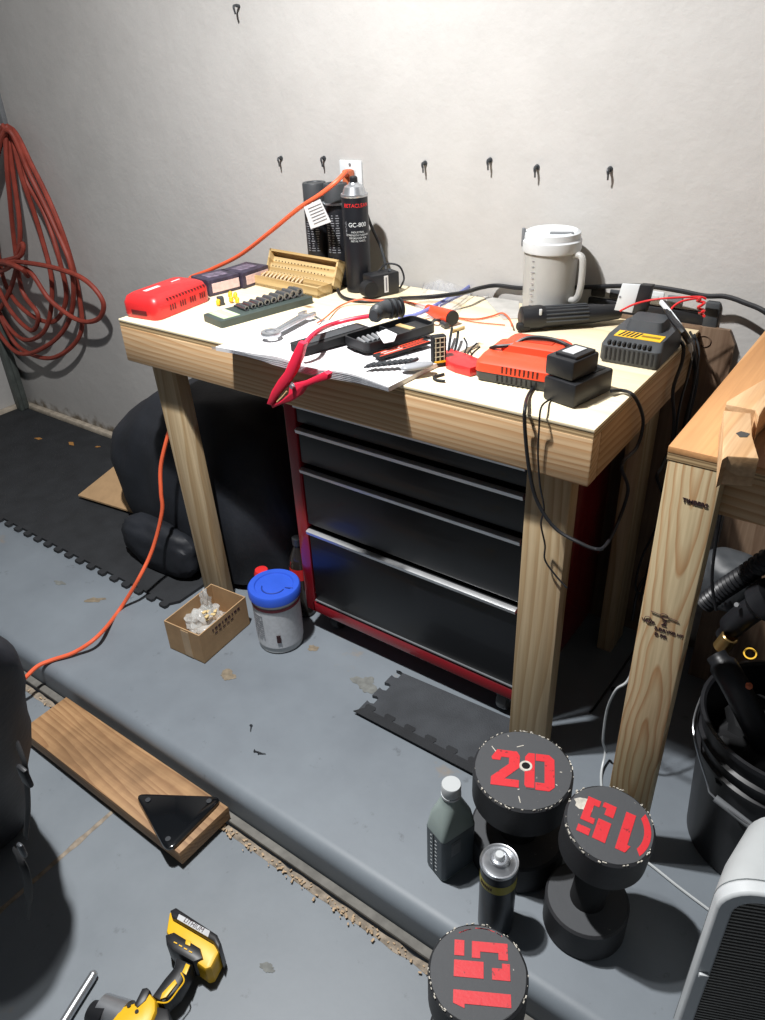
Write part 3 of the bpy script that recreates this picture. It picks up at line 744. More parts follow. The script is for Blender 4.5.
# plank and triangular plate
pk = [(-1.575, .520), (-.965, .520), (-.965, .6605), (-1.575, .6605)]
m = MB(); m.prism([(-1.570, .516), (-.966, .509), (-.963, .650), (-1.573, .650)], LOW+.0128, LOW+.052, None, .002)
tag(m.build('plank', M['px2']), 'worn brown wooden plank lying on the low floor along the step', 'plank')
PZ = LOW+.0525
tp = thing('triangle_plate', 'glossy black rounded triangular plate lying on the end of the plank', 'plate', P(175, 812, z=PZ))
def rtri(pts, r):
    out = []; n = len(pts)
    for i in range(n):
        a, b_, c_ = Vector(pts[i-1]), Vector(pts[i]), Vector(pts[(i+1) % n])
        d1 = (a-b_).normalized()*r; d2 = (c_-b_).normalized()*r
        for k in range(6):
            t = k/5; out.append(tuple(((1-t)**2*(b_+d1) + 2*t*(1-t)*b_ + t*t*(b_+d2))))
    return out
T3 = rtri(ccw(ppoly([(134, 793), (224, 796), (167, 853)], PZ+.012)), .028)
m = MB(); m.prism(T3, PZ+.0006, PZ+.012, None, .004); m.build('plate_body', mat('gloss_black', '#0e1013', .12, coat=.6, var=.03), tp)
for px, py in ((148, 800), (209, 801), (168, 839)):
    c = P(px, py, z=PZ+.0125); m = MB(); m.lathe([(.004, 0), (.006, .0006), (.006, .0012), (.003, .0012)], 16, Matrix.Translation(c)); m.build('screw_hole', M['steeld'], tp)

# screws on the floor
def screw(px, py, rz):
    c = P(px, py, z=.004); m = MB(); d = Vector((math.cos(rz), math.sin(rz), 0))
    m.cyl(c, c+d*.016, .0016, .0008, 8); m.cyl(c-d*.002, c, .0042, .0018, 10); return m.build('floor_screw', M['steeld'])
tag(screw(251, 726, -.9), 'single dark screw on the grey floor, farthest from the step', 'screw')
tag(screw(255, 751, .3), 'dark screw lying in a pair on the grey floor, left one', 'screw')
tag(screw(259, 753, .5), 'dark screw lying in a pair on the grey floor, right one', 'screw')

# dumbbells
def stencil(pieces, m_, parent, mtx, z=.0, nm='painted_number'):
    m = MB()
    for pc_ in pieces: m.prism(ccw(pc_), z, z+.0009, mtx)
    return m.build(nm, m_, parent, world=False, smooth=False)
FIVE = [[(.37, .82), (.65, .82), (.65, 1), (.37, 1)], [(.0, .47), (.29, .47), (.29, 1), (.0, 1)], [(.35, .53), (.47, .53), (.47, .20), (.35, .20), (.35, .03), (.65, .03), (.65, .68), (.35, .68)], [(0, 0), (.29, 0), (.29, .14), (.2, .14), (.2, .32), (0, .32)]]
ONE = [[(-.44, 0), (-.22, 0), (-.22, 1), (-.44, 1), (-.51, .8), (-.44, .8)]]
TWO = [[(-.02, .78), (.10, 1), (.55, 1), (.62, .88), (.62, .55), (.30, .20), (.62, .20), (.62, 0), (0, 0), (0, .22), (.38, .62), (.38, .80), (.2, .80), (.18, .70), (.0, .70)]]
ZERO = [[(.78, 0), (.98, 0), (.98, .20), (1.18, .20), (1.18, .80), (.98, .80), (.98, 1), (1.28, 1), (1.40, .88), (1.40, .12), (1.28, 0)], [(.78, .04), (.96, .04), (.96, 1), (.82, 1), (.74, .88), (.74, .1)]]
def disc_prof(r, z0, z1):
    return [(r-.004, z0), (r, z0+.004), (r, z1-.004), (r-.004, z1)]
def dumbbell(label, x, y, z0, r, h, th, lean=(0, 0)):
    d = thing('dumbbell', label, 'dumbbell', (x, y, z0+.0008), 0, 'home made painted dumbbells')
    TL = Matrix.Translation((lean[0], lean[1], 0))
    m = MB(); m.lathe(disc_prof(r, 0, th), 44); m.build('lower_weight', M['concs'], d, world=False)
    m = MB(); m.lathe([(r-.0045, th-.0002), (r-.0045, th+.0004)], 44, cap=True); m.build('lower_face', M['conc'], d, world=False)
    m = MB(); m.cyl((0, 0, th-.002), (lean[0], lean[1], h-th+.002), r*.42, n=24); m.build('grip', M['blackm'], d, world=False)
    m = MB(); tilt = Matrix.Translation((lean[0], lean[1], h-th/2)) @ Matrix.Rotation(lean[2] if len(lean) > 2 else 0, 4, 'Y') @ Matrix.Rotation(lean[3] if len(lean) > 3 else 0, 4, 'X') @ Matrix.Translation((0, 0, -(h-th/2)))
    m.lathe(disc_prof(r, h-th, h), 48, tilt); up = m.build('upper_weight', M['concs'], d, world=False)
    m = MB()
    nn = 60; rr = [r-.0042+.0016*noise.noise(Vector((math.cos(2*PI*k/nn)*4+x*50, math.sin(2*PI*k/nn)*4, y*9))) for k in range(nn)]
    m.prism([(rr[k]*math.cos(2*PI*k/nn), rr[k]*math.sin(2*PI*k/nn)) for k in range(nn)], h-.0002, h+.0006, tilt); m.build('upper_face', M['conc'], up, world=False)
    # pale chipped rim
    m = MB()
    for k in range(80):
        a = random.uniform(0, 2*PI); rd = r-.0022+random.gauss(0, .0010); s = random.uniform(.0006, .0024)
        if noise.noise(Vector((math.cos(a)*2+x*30, math.sin(a)*2, 0))) < -.22: continue
        m.box((rd*math.cos(a), rd*math.sin(a), h-.0005), (s*.8, s*1.9, .0026), 0, a, mtx=None if False else tilt)
    cr_ = m.build('chipped_rim', M['chip'], up, world=False, smooth=False); cr_['kind'] = 'stuff'
    return d, up, tilt, h
def glyphs(up, tilt, h, ang, size, pieces, off, extra=None):
    # centre the figure then spin it on the face
    G = tilt @ Matrix.Translation((0, 0, h+.0006)) @ Matrix.Rotation(ang, 4, 'Z') @ Matrix.Translation((-off[0]*size, -off[1]*size, 0)) @ Matrix.Scale(size, 4, (1, 0, 0)) @ Matrix.Scale(size, 4, (0, 1, 0))
    return stencil(pieces, M['spray'], up, G)
# image direction helpers: angle on the floor plane of an image direction
def imang(px, py, dx, dy, z):
    a = P(px, py, z=z); b_ = P(px+dx, py+dy, z=z); return math.atan2(b_.y-a.y, b_.x-a.x)
D15 = .27
d1, up1, t1, h1 = dumbbell('round concrete dumbbell marked 15 on the low floor at the bottom of the picture', -.277, .556, LOW, .0775, D15, .075)
glyphs(up1, t1, h1, imang(478, 972, 0, -10, LOW+D15), .086, FIVE+ONE, (.10, .57))
m = MB()
for k in range(14):
    a = random.uniform(.9, 2.0) + imang(478, 972, 10, 0, .18)
    m.box(((.064)*math.cos(a), .070*math.sin(a), h1+.0008), (.001, random.uniform(.006, .016), .0004), 0, a)
m.build('red_overspray', M['spray'], up1, world=False)
d2, up2, t2, h2 = dumbbell('black dumbbell marked 20 with a small round hole in its top, behind the spray can', -.372, .889, 0, .0925, .247, .075)
glyphs(up2, t2, h2, imang(523, 768, 10, 1.2, .247), .082, TWO+ZERO, (.70, .54))
m = MB(); m.lathe([(.0078, 0), (.0078, .0016), (.0115, .0016), (.0125, 0)], 24, Matrix.Translation((0.002, .008, h2+.0006)), cap=False); m.build('hole_rim', M['chip'], up2, world=False)
m = MB(); m.lathe([(.0078, 0), (.0078, .0011)], 24, Matrix.Translation((0.002, .008, h2+.0006))); m.build('hole', mat('hole_black', '#060606', .9), up2, world=False)
random.seed(12)
for q in range(7):
    a = random.uniform(0, 6.28); rr_ = random.uniform(.045, .080); m = MB()
    m.box((rr_*math.cos(a), rr_*math.sin(a), h2+.001), (.0016, random.choice((.003, .004, .014)), .0005), 0, random.uniform(0, 3)); m.build('paint_chip', M['chip'], up2, world=False)
d3, up3, t3, h3 = dumbbell('black dumbbell marked upside down 15, its top leaning, right of the 20 one', -.203, .830, 0, .0745, .285, .075, (.010, .010, .08, .03))
glyphs(up3, t3, h3, imang(609, 820, -10, -4, .27), .074, FIVE+ONE, (.03, .47))
a = imang(609, 820, 10, 3, .27)
m = MB(); m.prism([(.066*math.cos(a+k*.13), .066*math.sin(a+k*.13)) for k in range(-5, 6)] + [(.055*math.cos(a+k*.11), .055*math.sin(a+k*.11)) for k in range(5, -6, -1)], h3+.0006, h3+.0012, t3); m.build('red_overspray', M['spray'], up3, world=False)
a = imang(609, 820, -9, -6, .27)
m = MB(); m.prism([(.050*math.cos(a)+.016*math.cos(k*.45)*(1+.15*math.sin(k*3)), .050*math.sin(a)+.012*math.sin(k*.45)*(1+.2*math.cos(k*2))) for k in range(14)], h3+.0004, h3+.0014, t3); m.build('bare_patch', M['chip'], up3, world=False)

# spray can on the floor
cn = thing('spray_can', 'grey capless spray can with an olive band on the floor between the dumbbells', 'spray can', (-.337, .737, .0005))
m = MB(); m.lathe([(.030, 0), (.0325, .003), (.0325, .17), (.031, .175), (.0325, .177), (.0330, .180), (.0315, .183)], 40, cap=True); m.build('can_body', mat('can_grey', '#3b3f44', .3, .3), cn, world=False)
m = MB(); m.lathe([(.0327, .136), (.0329, .158)], 40, cap=False); m.build('olive_band', M['yel2'], cn, world=False)
m = MB(); m.lathe([(.0335, .180), (.0345, .183), (.0335, .187), (.031, .186), (.029, .184), (.018, .190), (.0165, .193), (.0175, .195), (.016, .197), (.012, .193), (.010, .196)], 40); m.build('metal_dome', M['steel'], cn, world=False)
m = MB(); m.lathe([(.0085, .194), (.0085, .203), (.007, .206), (0, .206)], 20); m.build('nozzle', M['white'], cn, world=False)
a = -2.0
m = MB(); 
for k in range(7): m.box((.0331*math.cos(-2.2+k*.12), .0331*math.sin(-2.2+k*.12), .147), (.0006, .002, .008), 0, -2.2+k*.12)
m.build('band_print', M['inkd'], cn, world=False)

# oil bottle
ba, bb_, bc_ = P(422, 869, z=0), P(443, 884, z=0), P(466, 868, z=0)
ob = thing('oil_bottle', 'grey oil bottle with a white cap standing on the floor left of the dumbbells', 'bottle', (bb_.x, bb_.y, .0005), math.atan2((bc_-bb_).y, (bc_-bb_).x))
ob.scale = (1.03, 1.03, 1.19)
wl, dl = .100, .054   # local x: label face, local y: depth
wl = .078; cx, cy = wl/2, dl/2
m = MB(); loft(m, [(rrect(wl-.006, dl-.006, .006, cx, cy), 0), (rrect(wl, dl, .008, cx, cy), .004), (rrect(wl, dl, .008, cx, cy), .105), (rrect(wl*.86, dl*.93, .012, cx, cy), .135), (rrect(wl*.55, dl*.72, .017, cx, cy), .160), (rrect(.034, .034, .0165, cx, cy), .172), (rrect(.032, .032, .0158, cx, cy), .182)]); m.build('bottle_body', M['bottle'], ob, world=False)
m = MB(); loft(m, [(rrect(wl+.0008, dl+.0008, .008, cx, cy), .006), (rrect(wl+.0008, dl+.0008, .008, cx, cy), .103)], cap=False); m.build('label_wrap', M['lab2'], ob, world=False)
m = MB(); m.lathe([(.0185, .176), (.0185, .180), (.0165, .180)], 28, Matrix.Translation((cx, cy, 0))); m.build('tamper_ring', M['white'], ob, world=False)
m = MB(); m.lathe([(.0175, .181), (.018, .183), (.018, .199), (.017, .201), (0, .201)], 32, Matrix.Translation((cx, cy, 0))); m.build('cap', M['cream'], ob, world=False)
m = MB()
for k in range(9): m.box((-.0008, dl*.40, .015+k*.0095), (.0006, .005, .0010)); m.box((-.0008, dl*.66, .018+k*.0095), (.0006, .004, .0012))
m.build('gauge_marks', M['cream'], ob, world=False)
m = MB(); m.box((-.0006, dl*.52, .055), (.0006, .0022, .095)); m.build('gauge_strip', M['blackm'], ob, world=False)
m = MB(); m.box((.030, -.0008, .075), (.022, .0008, .034), .0003); m.box((.030, -.0014, .075), (.014, .0008, .024)); m.build('label_badge', M['mgrey'], ob, world=False)

# thin white cable on the floor
m = MB(); m.tube([P(712, 912, z=.004), P(680, 888, z=.004), P(655, 868, z=.004), P(630, 848, z=.004), P(607, 815, z=.004), P(601, 778, z=.004), Vector((-.31, 1.20, .03)), P(603, 740, z=.08), P(607, 710, z=.18), P(616, 690, z=.26), P(630, 676, z=.30), P(642, 620, z=.42)], .0028, n=7)
tag(m.build('white_cable', M['cream']), 'thin white cable running along the floor from the heater up between the benches', 'cable')

# heater
HA = math.radians(24); hp = P(670, 1046, z=0)
ht = thing('space_heater', 'white boxy space heater with a slatted grille at the bottom right corner', 'heater', hp, HA)
HW, HD, HH = .34, .15, .435
def rr2(w, h, r, n=7): return rrect(w, h, r, w/2, h/2, n)
YU = Matrix(((1, 0, 0, 0), (0, 0, 1, 0), (0, 1, 0, 0), (0, 0, 0, 1)))  # xy-> xz
m = MB()
outer = rr2(HW, HH, .045); inner = rrect(HW-.044, HH-.044, .030, HW/2, HH/2, 7)
ring(m, outer, inner, 0, .022); fr = m.build('front_frame', M['white'], ht, world=False, bevmod=.004)
m = MB(); secs = [(rrect(HW-.002, HH-.002, .045, HW/2, HH/2, 7), .023), (rrect(HW-.030, HH-.008, .045, HW/2+.008, HH/2, 7), .07), (rrect(HW-.09, HH-.025, .05, HW/2+.025, HH/2-.008, 7), HD)]
loft(m, secs, YU); m.build('rear_shell', M['cream'], ht, world=False)
n_s = 50; 
m = MB()
for k in range(n_s):
    z = .030 + k*(HH-.060)/(n_s-1); m.box((HW/2, .010, z), (HW-.046, .010, .0032), 0)
gl = m.build('grille_slats', M['grille'], ht, world=False); 
m = MB()
for k in range(6): m.box((.022+.043+k*.043, .0155, HH/2), (.004, .003, HH-.048))
m.build('grille_bars', M['grille'], ht, world=False)
m = MB(); m.box((HW/2, .0215, HH/2), (HW-.046, .002, HH-.046)); m.build('heater_core', mat('core', '#4b4641', .5, .4, var=.4, scale=60), ht, world=False)
m = MB(); m.box((.012, -.0025, HH*.52), (.014, .006, .010), .002); m.build('frame_clip', M['white'], ht, world=False)

# bucket and its contents
BX, BY = .010, 1.185
bk = thing('bucket', 'black plastic bucket full of tools under the right workbench', 'bucket', (BX, BY, .0005))
m = MB(); m.lathe([(0, 0), (.120, 0), (.126, .004), (.143, .25), (.150, .252), (.150, .258), (.144, .262), (.145, .285), (.153, .287), (.153, .293), (.147, .297), (.148, .325), (.156, .328), (.156, .338), (.150, .339), (.145, .334), (.122, .008), (0, .006)], 56, cap=False); m.build('pail', M['black'], bk, world=False)
a1 = Vector((BX-.157, BY+.02, .305)); 
m = MB(); m.tube([a1, P(693, 728, y=1.10), P(707, 782, y=1.045), P(714, 797, y=1.035), P(754, 828, y=1.02), (.13, 1.06, .12), (BX+.155, BY-.02, .305)], .0018, n=6); bl = m.build('bail_wire', M['steel'], bk)
m = MB(); m.cyl(P(715, 798, y=1.034), P(752, 827, y=1.022), .007, n=14); m.build('bail_grip', M['mgrey'], bl)
# corrugated vacuum hose
vh = thing('vacuum_hose', 'ribbed black vacuum hose arching out of the bucket', 'hose', (BX-.05, BY, .34))
pts = cr([P(704, 604, y=1.22), P(722, 590, y=1.22), P(745, 575, y=1.21), P(775, 556, y=1.20), P(800, 560, y=1.20)], 12)
m = MB(); rr_ = [.019 if (k % 2) else .0155 for k in range(len(pts))]; m.tube(pts, rr_, n=14, smooth=False); m.build('ribbed_tube', M['black'], vh)
def obj1(m_, name, mm, label, cat, group=None): return tag(m_.build(name, mm), label, cat, group)
m = MB(); q = P(728, 580, y=1.30); m.blob(q, (.055, .05, .06), .10, 1.5, 4, 2, .8); obj1(m, 'tool_case', M['grey'], 'rounded dark grey tool body behind the ribbed vacuum hose', 'tool')
m = MB(); m.tube([P(716, 655, y=1.12), P(732, 680, y=1.10), P(750, 715, y=1.10), P(765, 745, y=1.12)], [.018, .024, .024, .022], n=16); obj1(m, 'vacuum_wand', M['black'], 'smooth black plastic tube slanting across the top of the bucket', 'tube')
m = MB(); m.tube([P(722, 635, y=1.20), P(745, 615, y=1.18), P(775, 596, y=1.18)], [.012, .022, .036], n=14); obj1(m, 'drill', M['black'], 'black handle with a shiny screw sticking out between hose and tube', 'handle')
m = MB(); q = P(738, 605, y=1.16); m.cyl(q, q+Vector((-.002, -.006, .004)), .004, n=12); 
m2_ = m.build('handle_screw', M['steel'], None); tag(m2_, 'single bright screw head on the black handle in the bucket', 'screw')
m = MB(); q = P(729, 638, y=1.17); m.lathe([(.013, -.03), (.015, -.028), (.015, .004), (.013, .006), (.011, .004), (.010, -.02), (0, -.02)], 22, Matrix.Translation(q) @ Matrix.Rotation(.3, 4, 'Y')); obj1(m, 'brass_fitting', mat('brass', '#8d7449', .3, .7), 'small brass coloured fitting lying deep in the bucket', 'fitting')
m = MB(); q = P(750, 654, y=1.16); m.lathe([(.0085, 0), (.0105, 0), (.011, .003), (.0085, .003), (.0085, 0)], 26, cap=False, mtx=Matrix.Translation(q) @ Matrix.Rotation(.5, 4, 'X')); obj1(m, 'yellow_ring', M['yellow'], 'small yellow ring among the black tools in the bucket', 'ring')
m = MB(); q = P(749, 686, y=1.075); m.blob(q, (.006, .005, .006), .3, 3, 2, 1); obj1(m, 'orange_plug', M['copper'], 'tiny orange brown cap on the slanting black tube', 'cap')
m = MB(); m.blob((BX, BY, .22), (.12, .12, .10), .3, 3, 4, 9, .9); obj1(m, 'tool_heap', M['blackm'], 'dark heap of tangled tools filling the bucket below the hose', 'tools')
bpy.data.objects['tool_heap']['kind'] = 'stuff'

# left foreground bag
fb = thing('backpack', 'black backpack with buckled straps at the left edge of the picture', 'bag', (-1.3, .30, LOW))
secs = []
for z_, xr, rx, ry in [(a_, b_-.085, c_, d_) for a_, b_, c_, d_ in ((LOW+.002, -1.27, .10, .075), (LOW+.02, -1.235, .13, .10), (.06, -1.165, .15, .115), (.20, -1.10, .155, .12), (.32, -1.03, .155, .12), (.42, -.985, .15, .115), (.51, -.95, .14, .105), (.58, -.925, .12, .09), (.63, -.92, .09, .065), (.655, -.945, .045, .03))]:
    secs.append(([((xr-rx)+rx*math.copysign(abs(math.cos(a))**.8, math.cos(a))*(1+.03*math.sin(3*a+z_*9)), .30+ry*math.copysign(abs(math.sin(a))**.8, math.sin(a))) for a in [2*PI*k/36 for k in range(36)]], z_))
m = MB(); loft(m, secs); bmesh.ops.subdivide_edges(m.bm, edges=m.bm.edges[:], cuts=1, use_grid_fill=True, smooth=.6)
for v in m.bm.verts:
    v.co += .010*noise.noise_vector(v.co*9); v.co.z = max(v.co.z, LOW+.001)
m.build('pack_body', M['cloth'], fb)
m = MB(); m.tube([P(18, 745, y=.20), P(25, 765, y=.19), P(27, 785, y=.19), P(28, 808, y=.20), P(26, 836, y=.20)], .0055, n=8, flat=.4); st = m.build('strap', M['blackm'], fb)
m = MB(); q = P(25, 776, y=.185); m.box(q, (.016, .006, .026), .003); m.build('buckle', M['black'], st)
m = MB(); m.tube([P(14, 850, y=.20), P(22, 862, y=.19), P(28, 885, y=.19), P(28, 918, y=.20)], [.005, .008, .008, .004], n=8, flat=.4); m.build('strap', M['blackm'], fb)
m = MB(); q = P(22, 850, y=.185); m.box(q, (.010, .006, .024), .003); m.build('buckle', M['steeld'], st)

# yellow cordless tool on the low floor
ZT = LOW+.074; ZB = LOW+.0008
dr = thing('cordless_tool', 'yellow and black cordless power tool lying on the low floor, cut off below', 'power tool', P(180, 960, z=LOW))
bat = [(166, 931), (169, 912), (178, 908), (216, 935), (221, 948), (211, 967), (205, 969), (172, 945)]
m = hprism(bat, LOW+.006, ZT-.012, .006); bt = m.build('battery', M['yellow'], dr)
m = hprism([(170, 910), (176, 907), (217, 934), (221, 943), (219, 951), (213, 941), (172, 917)], LOW+.004, ZT, .004); m.build('battery_base', M['black'], bt)
m = hprism([(179, 914), (210, 931), (208, 937), (177, 919)], ZT-.004, ZT+.001); m.build('battery_label', M['label'], bt)
q = [P(181, 917.5, z=ZT+.0011), P(207, 933, z=ZT+.0011)]; text('LITHIUM', .0125, M['inkd'], bt, basis((q[0]+q[1])/2, q[1]-q[0], (0, 1, 0)))
m = hprism([(165, 934), (174, 931), (200, 947), (203, 958), (193, 962), (172, 950), (166, 943)], LOW+.012, ZT-.006, .006); m.build('tool_foot', M['black'], dr)
for (x_, y_) in ((176, 942), (181, 945), (186, 948), (191, 951)):
    m = hprism([(x_-1.8, y_-.6), (x_+1.4, y_+1), (x_+.8, y_+2), (x_-2.4, y_+.4)], ZT-.007, ZT-.0045); m.build('charge_light', M['yellow'], dr)
m = hprism([(186, 939), (191, 941), (190, 946), (185, 944)], ZT-.007, ZT-.004, .0008); m.build('release_button', M['yellow'], dr)
m = hprism([(175, 955), (192, 962), (186, 975), (178, 989), (163, 1003), (150, 996), (163, 978), (173, 966)], LOW+.018, ZT-.006, .010); hd = m.build('handle', M['black'], dr)
m = hprism([(186, 963), (190, 965), (186, 975), (182, 972)], ZT-.007, ZT-.0035, .001); m.build('handle_inlay', M['yellow'], hd)
m = hprism([(175, 979), (177, 983), (166, 997), (160, 999), (162, 993)], ZT-.007, ZT-.0035, .001); m.build('handle_inlay', M['yellow'], hd)
m = MB(); m.tube([P(181, 973, z=ZT-.003), P(184, 981, z=ZT-.003), P(178, 990, z=ZT-.003), P(168, 1002, z=ZT-.003), P(157, 1002, z=ZT-.003)], .0014, n=6); m.build('trim_line', M['yellow'], hd)
m = hprism([(147, 988), (156, 999), (156, 1010), (148, 1030), (118, 1045), (110, 1020), (122, 1005), (138, 1000)], LOW+.010, ZT+.002, .010); hs = m.build('motor_housing', M['yellow'], dr)
m = hprism([(142, 988), (147, 987), (150, 990), (146, 1000), (137, 1008), (134, 1004)], LOW+.02, ZT+.004, .003); m.build('trigger', M['black'], dr)
for x_, y_ in ((137, 1012), (129, 1006)):
    m = MB(); m.cyl(P(x_, y_, z=ZT+.001), P(x_, y_, z=ZT+.001)+Vector((0, 0, .0025)), .0035, n=12); m.build('housing_screw', M['blackm'], hs)
m = hprism([(155, 1005), (168, 1008), (172, 1030), (140, 1050)], LOW+.014, ZT-.008, .006); m.build('rear_grip', M['black'], dr)
m = MB(); q = P(118, 1012, z=ZT-.03); m.cyl(q+Vector((.02, .0, 0)), q+Vector((-.03, -.012, 0)), .030, .024, 28); m.build('gear_collar', M['steel'], dr)
m = MB(); q = P(102, 1014, z=ZT-.03); m.cyl(q+Vector((.012, 0, 0)), q+Vector((-.02, -.008, 0)), .026, .018, 24); m.build('chuck', M['black'], dr)
m = MB(); m.tube([P(62, 1025, z=LOW+.012), P(75, 1004, z=LOW+.012), P(92, 977, z=LOW+.012)], .0085, n=16, smooth=False); m.blob(P(93, 975, z=LOW+.012), (.0086, .0086, .0086), 0, 1, 2)
tag(m.build('chrome_rod', M['steel']), 'shiny chrome rod end at the bottom edge left of the yellow tool', 'rod')

# orange extension cord: outlet -> bench back -> behind the bag -> floor -> step
oc = thing('orange_power_line', 'orange extension cord running from the outlet behind the bench down to the floor', 'cord', (-1.6, 1.3, 0))
m = MB(); yy = WY-.035
m.tube([(pc.x+.004, WY-.03, pc.z+.022), P(346, 172, y=1.625), P(335, 183, y=1.58), P(318, 196, y=1.565), P(298, 209, y=1.57), P(270, 232, y=1.58), P(240, 255, y=1.59), P(212, 269, y=1.58), P(190, 279, y=1.56), (-1.66, 1.50, .84), (-1.66, 1.36, .74), P(176, 405, y=1.20), P(170, 428, y=1.175), P(161, 465, y=1.14), P(161, 492, y=1.12), P(162, 512, y=1.11), P(153, 548, y=1.07), P(138, 580, y=1.00), P(118, 612, y=.93), P(98, 636, z=.035), P(75, 652, z=.014), P(52, 660, z=.007), P(38, 666, z=.006), P(27, 676, z=.0), P(12, 692, z=-.03), P(2, 704, z=LOW+.02), P(-20, 730, z=LOW+.008)], .0058, n=9, sub=8)
m.build('cord_run', M['cord'], oc)
m = MB(); m.box((pc.x+.004, WY-.021, pc.z+.016), (.026, .026, .040), .006); m.build('plug', M['copper'], oc)
m = MB(); tpz = [P(x_, y_, y=1.555) for x_, y_ in ((304, 207), (320, 199), (331, 222), (311, 229))]; m.prism(ccw([(p.x, p.z) for p in tpz]), 1.554, 1.5553, Matrix(((1, 0, 0, 0), (0, 0, 1, 0), (0, 1, 0, 0), (0, 0, 0, 1)))); tgm = m.build('warning_tag', M['paper'], oc)
m = MB()
for k in range(6): a0, a1 = P(308+k*1.2, 209+k*3, y=1.5535), P(321+k*1.2, 203.5+k*3, y=1.5535); m.tube([a0, a1], .0011, n=4, smooth=False)
m.build('tag_print', M['ink'], tgm)

# ================================================================ THINGS ON THE WORKBENCH
Z0 = TZ+.0006
def place(nm, label, cat, pa, pb, z=Z0, group=None):
    a, b_ = P(*pa, z=z), P(*pb, z=z); d = b_-a
    o = thing(nm, label, cat, (a.x, a.y, z), math.atan2(d.y, d.x), group); return o, d.length
LB = lambda m_, nm, mm, par, **k: m_.build(nm, M[mm] if isinstance(mm, str) else mm, par, world=False, **k)

# red case
o, L = place('tool_case', 'bright red plastic case with white marks on the left corner of the bench', 'case', (158, 322), (212, 300))
W_ = .115
m = MB(); loft(m, [(rrect(L-.006, W_-.006, .018, L/2, W_/2), 0), (rrect(L, W_, .02, L/2, W_/2), .008), (rrect(L, W_, .02, L/2, W_/2), .036), (rrect(L-.012, W_-.014, .018, L/2, W_/2), .050), (rrect(L-.034, W_-.034, .016, L/2, W_/2), .056)]); LB(m, 'case_body', 'red', o)
m = MB(); 
for k in range(4):
    for j in range(3): m.box((.050+k*.036+j*.008, -.0004, .022), (.0035, .0015, .014))
LB(m, 'side_vents', mat('vent_dark', '#5c1416', .6), o)
m = MB()
for k in range(13): m.box((.045+k*.011, .0035, .0425), (.0028, .008, .006), 0, .5)
LB(m, 'top_vents', MATS['vent_dark'], o)
m = MB(); m.box((.068, W_*.62, .0563), (.050, .012, .0006), 0, -.0); m.box((.150, W_*.60, .0563), (.030, .005, .0006)); LB(m, 'white_mark', 'paper', o)
m = MB(); m.box((-.0004, W_*.5, .016), (.002, .05, .012), .001); LB(m, 'end_recess', MATS['vent_dark'], o)

# two dark printed cartons
for i, (pa, pb, dp, lab) in enumerate((((210, 297), (241, 289), .085, 'dark printed carton next to the red case, left one of two'), ((244.5, 289), (270, 280), .085, 'dark printed carton touching the wooden drill box, right one of two'))):
    o, L = place('parts_carton', lab, 'carton', pa, pb, group='dark printed cartons')
    m = MB(); m.box((L/2, dp/2, .021), (L, dp, .042), .002); LB(m, 'carton_walls', 'purple', o)
    m = MB(); m.box((L/2+.004, -.0004, .020), (L*.86, .001, .024)); LB(m, 'pink_label', 'pink', o)
    m = MB(); m.box((L*.5, dp*.5, .0424), (L*.6, dp*.5, .0008)); LB(m, 'top_print', mat('print_grey', '#6a5f70', .5, var=.5, scale=80), o)

# yellow clips and black block
o, L = place('connector_block', 'small black block between the red case and the yellow clips', 'connector', (219, 306), (225, 305))
m = MB(); m.box((L/2, .008, .0105), (L, .016, .021), .0015); LB(m, 'block_body', 'grey', o)
for k, (px, py) in enumerate(((217, 306), (230, 303), (234, 299), (236, 304), (229, 298))):
    q = P(px, py, z=Z0); m = MB(); m.tube([q+Vector((0, 0, .003)), q+Vector((.004, .004, .014)), q+Vector((.008, .0, .005))], [.0025, .0045, .0025], n=8); m.blob(q+Vector((.004, .002, .008)), (.006, .005, .007), .3, 2, 2, k)
    tag(m.build('yellow_clip', M['yellow']), 'little yellow plastic clip beside the small black block', 'clip', 'yellow clips behind the socket tray')

# socket tray
o, L = place('socket_tray', 'long dark grey tray holding a row of sockets, with a pale green label', 'tray', (222, 328.5), (314, 303))
W_ = .085
m = MB(); loft(m, [(rrect(L, W_, .006, L/2, W_/2), 0), (rrect(L, W_, .006, L/2, W_/2), .016), (rrect(L-.006, W_-.006, .006, L/2, W_/2), .0175)]); LB(m, 'tray_body', mat('tray_green_grey', '#3c4643', .5), o)
m = MB(); m.box((.035, W_/2, .0178), (.045, W_-.014, .001)); LB(m, 'green_label', 'green', o)
m = MB(); m.box((.024, W_/2, .0186), (.004, W_-.02, .0006)); m.box((.050, W_/2, .0186), (.005, W_-.02, .0006)); LB(m, 'label_stripe', 'paper', o)
m = MB(); m.box((L*.64, W_-.010, .0195), (L*.66, .008, .004), .001); LB(m, 'socket_rail', 'grey', o)
TM = MW[o.name]
for k in range(9):
    x_ = .085+k*(L-.10)/8.6; r_ = .0062+.0006*k
    c0 = TM @ Vector((x_, .020, .0178+r_)); c1 = TM @ Vector((x_, .062, .0178+r_))
    m = MB(); dd = (c1-c0); m.lathe([(r_*.55, .006), (r_*.62, 0), (r_, 0), (r_, dd.length*.6), (r_*.8, dd.length*.68), (r_*.8, dd.length), (r_*.5, dd.length)], 18, Matrix.Translation(c0) @ Vector((0, 0, 1)).rotation_difference(dd).to_matrix().to_4x4(), cap=True)
    tag(m.build('socket', mat('socket_chrome', '#7e8185', .28, .8)), 'dark chrome socket lying crosswise in the long grey tray', 'socket', 'sockets in the grey tray')

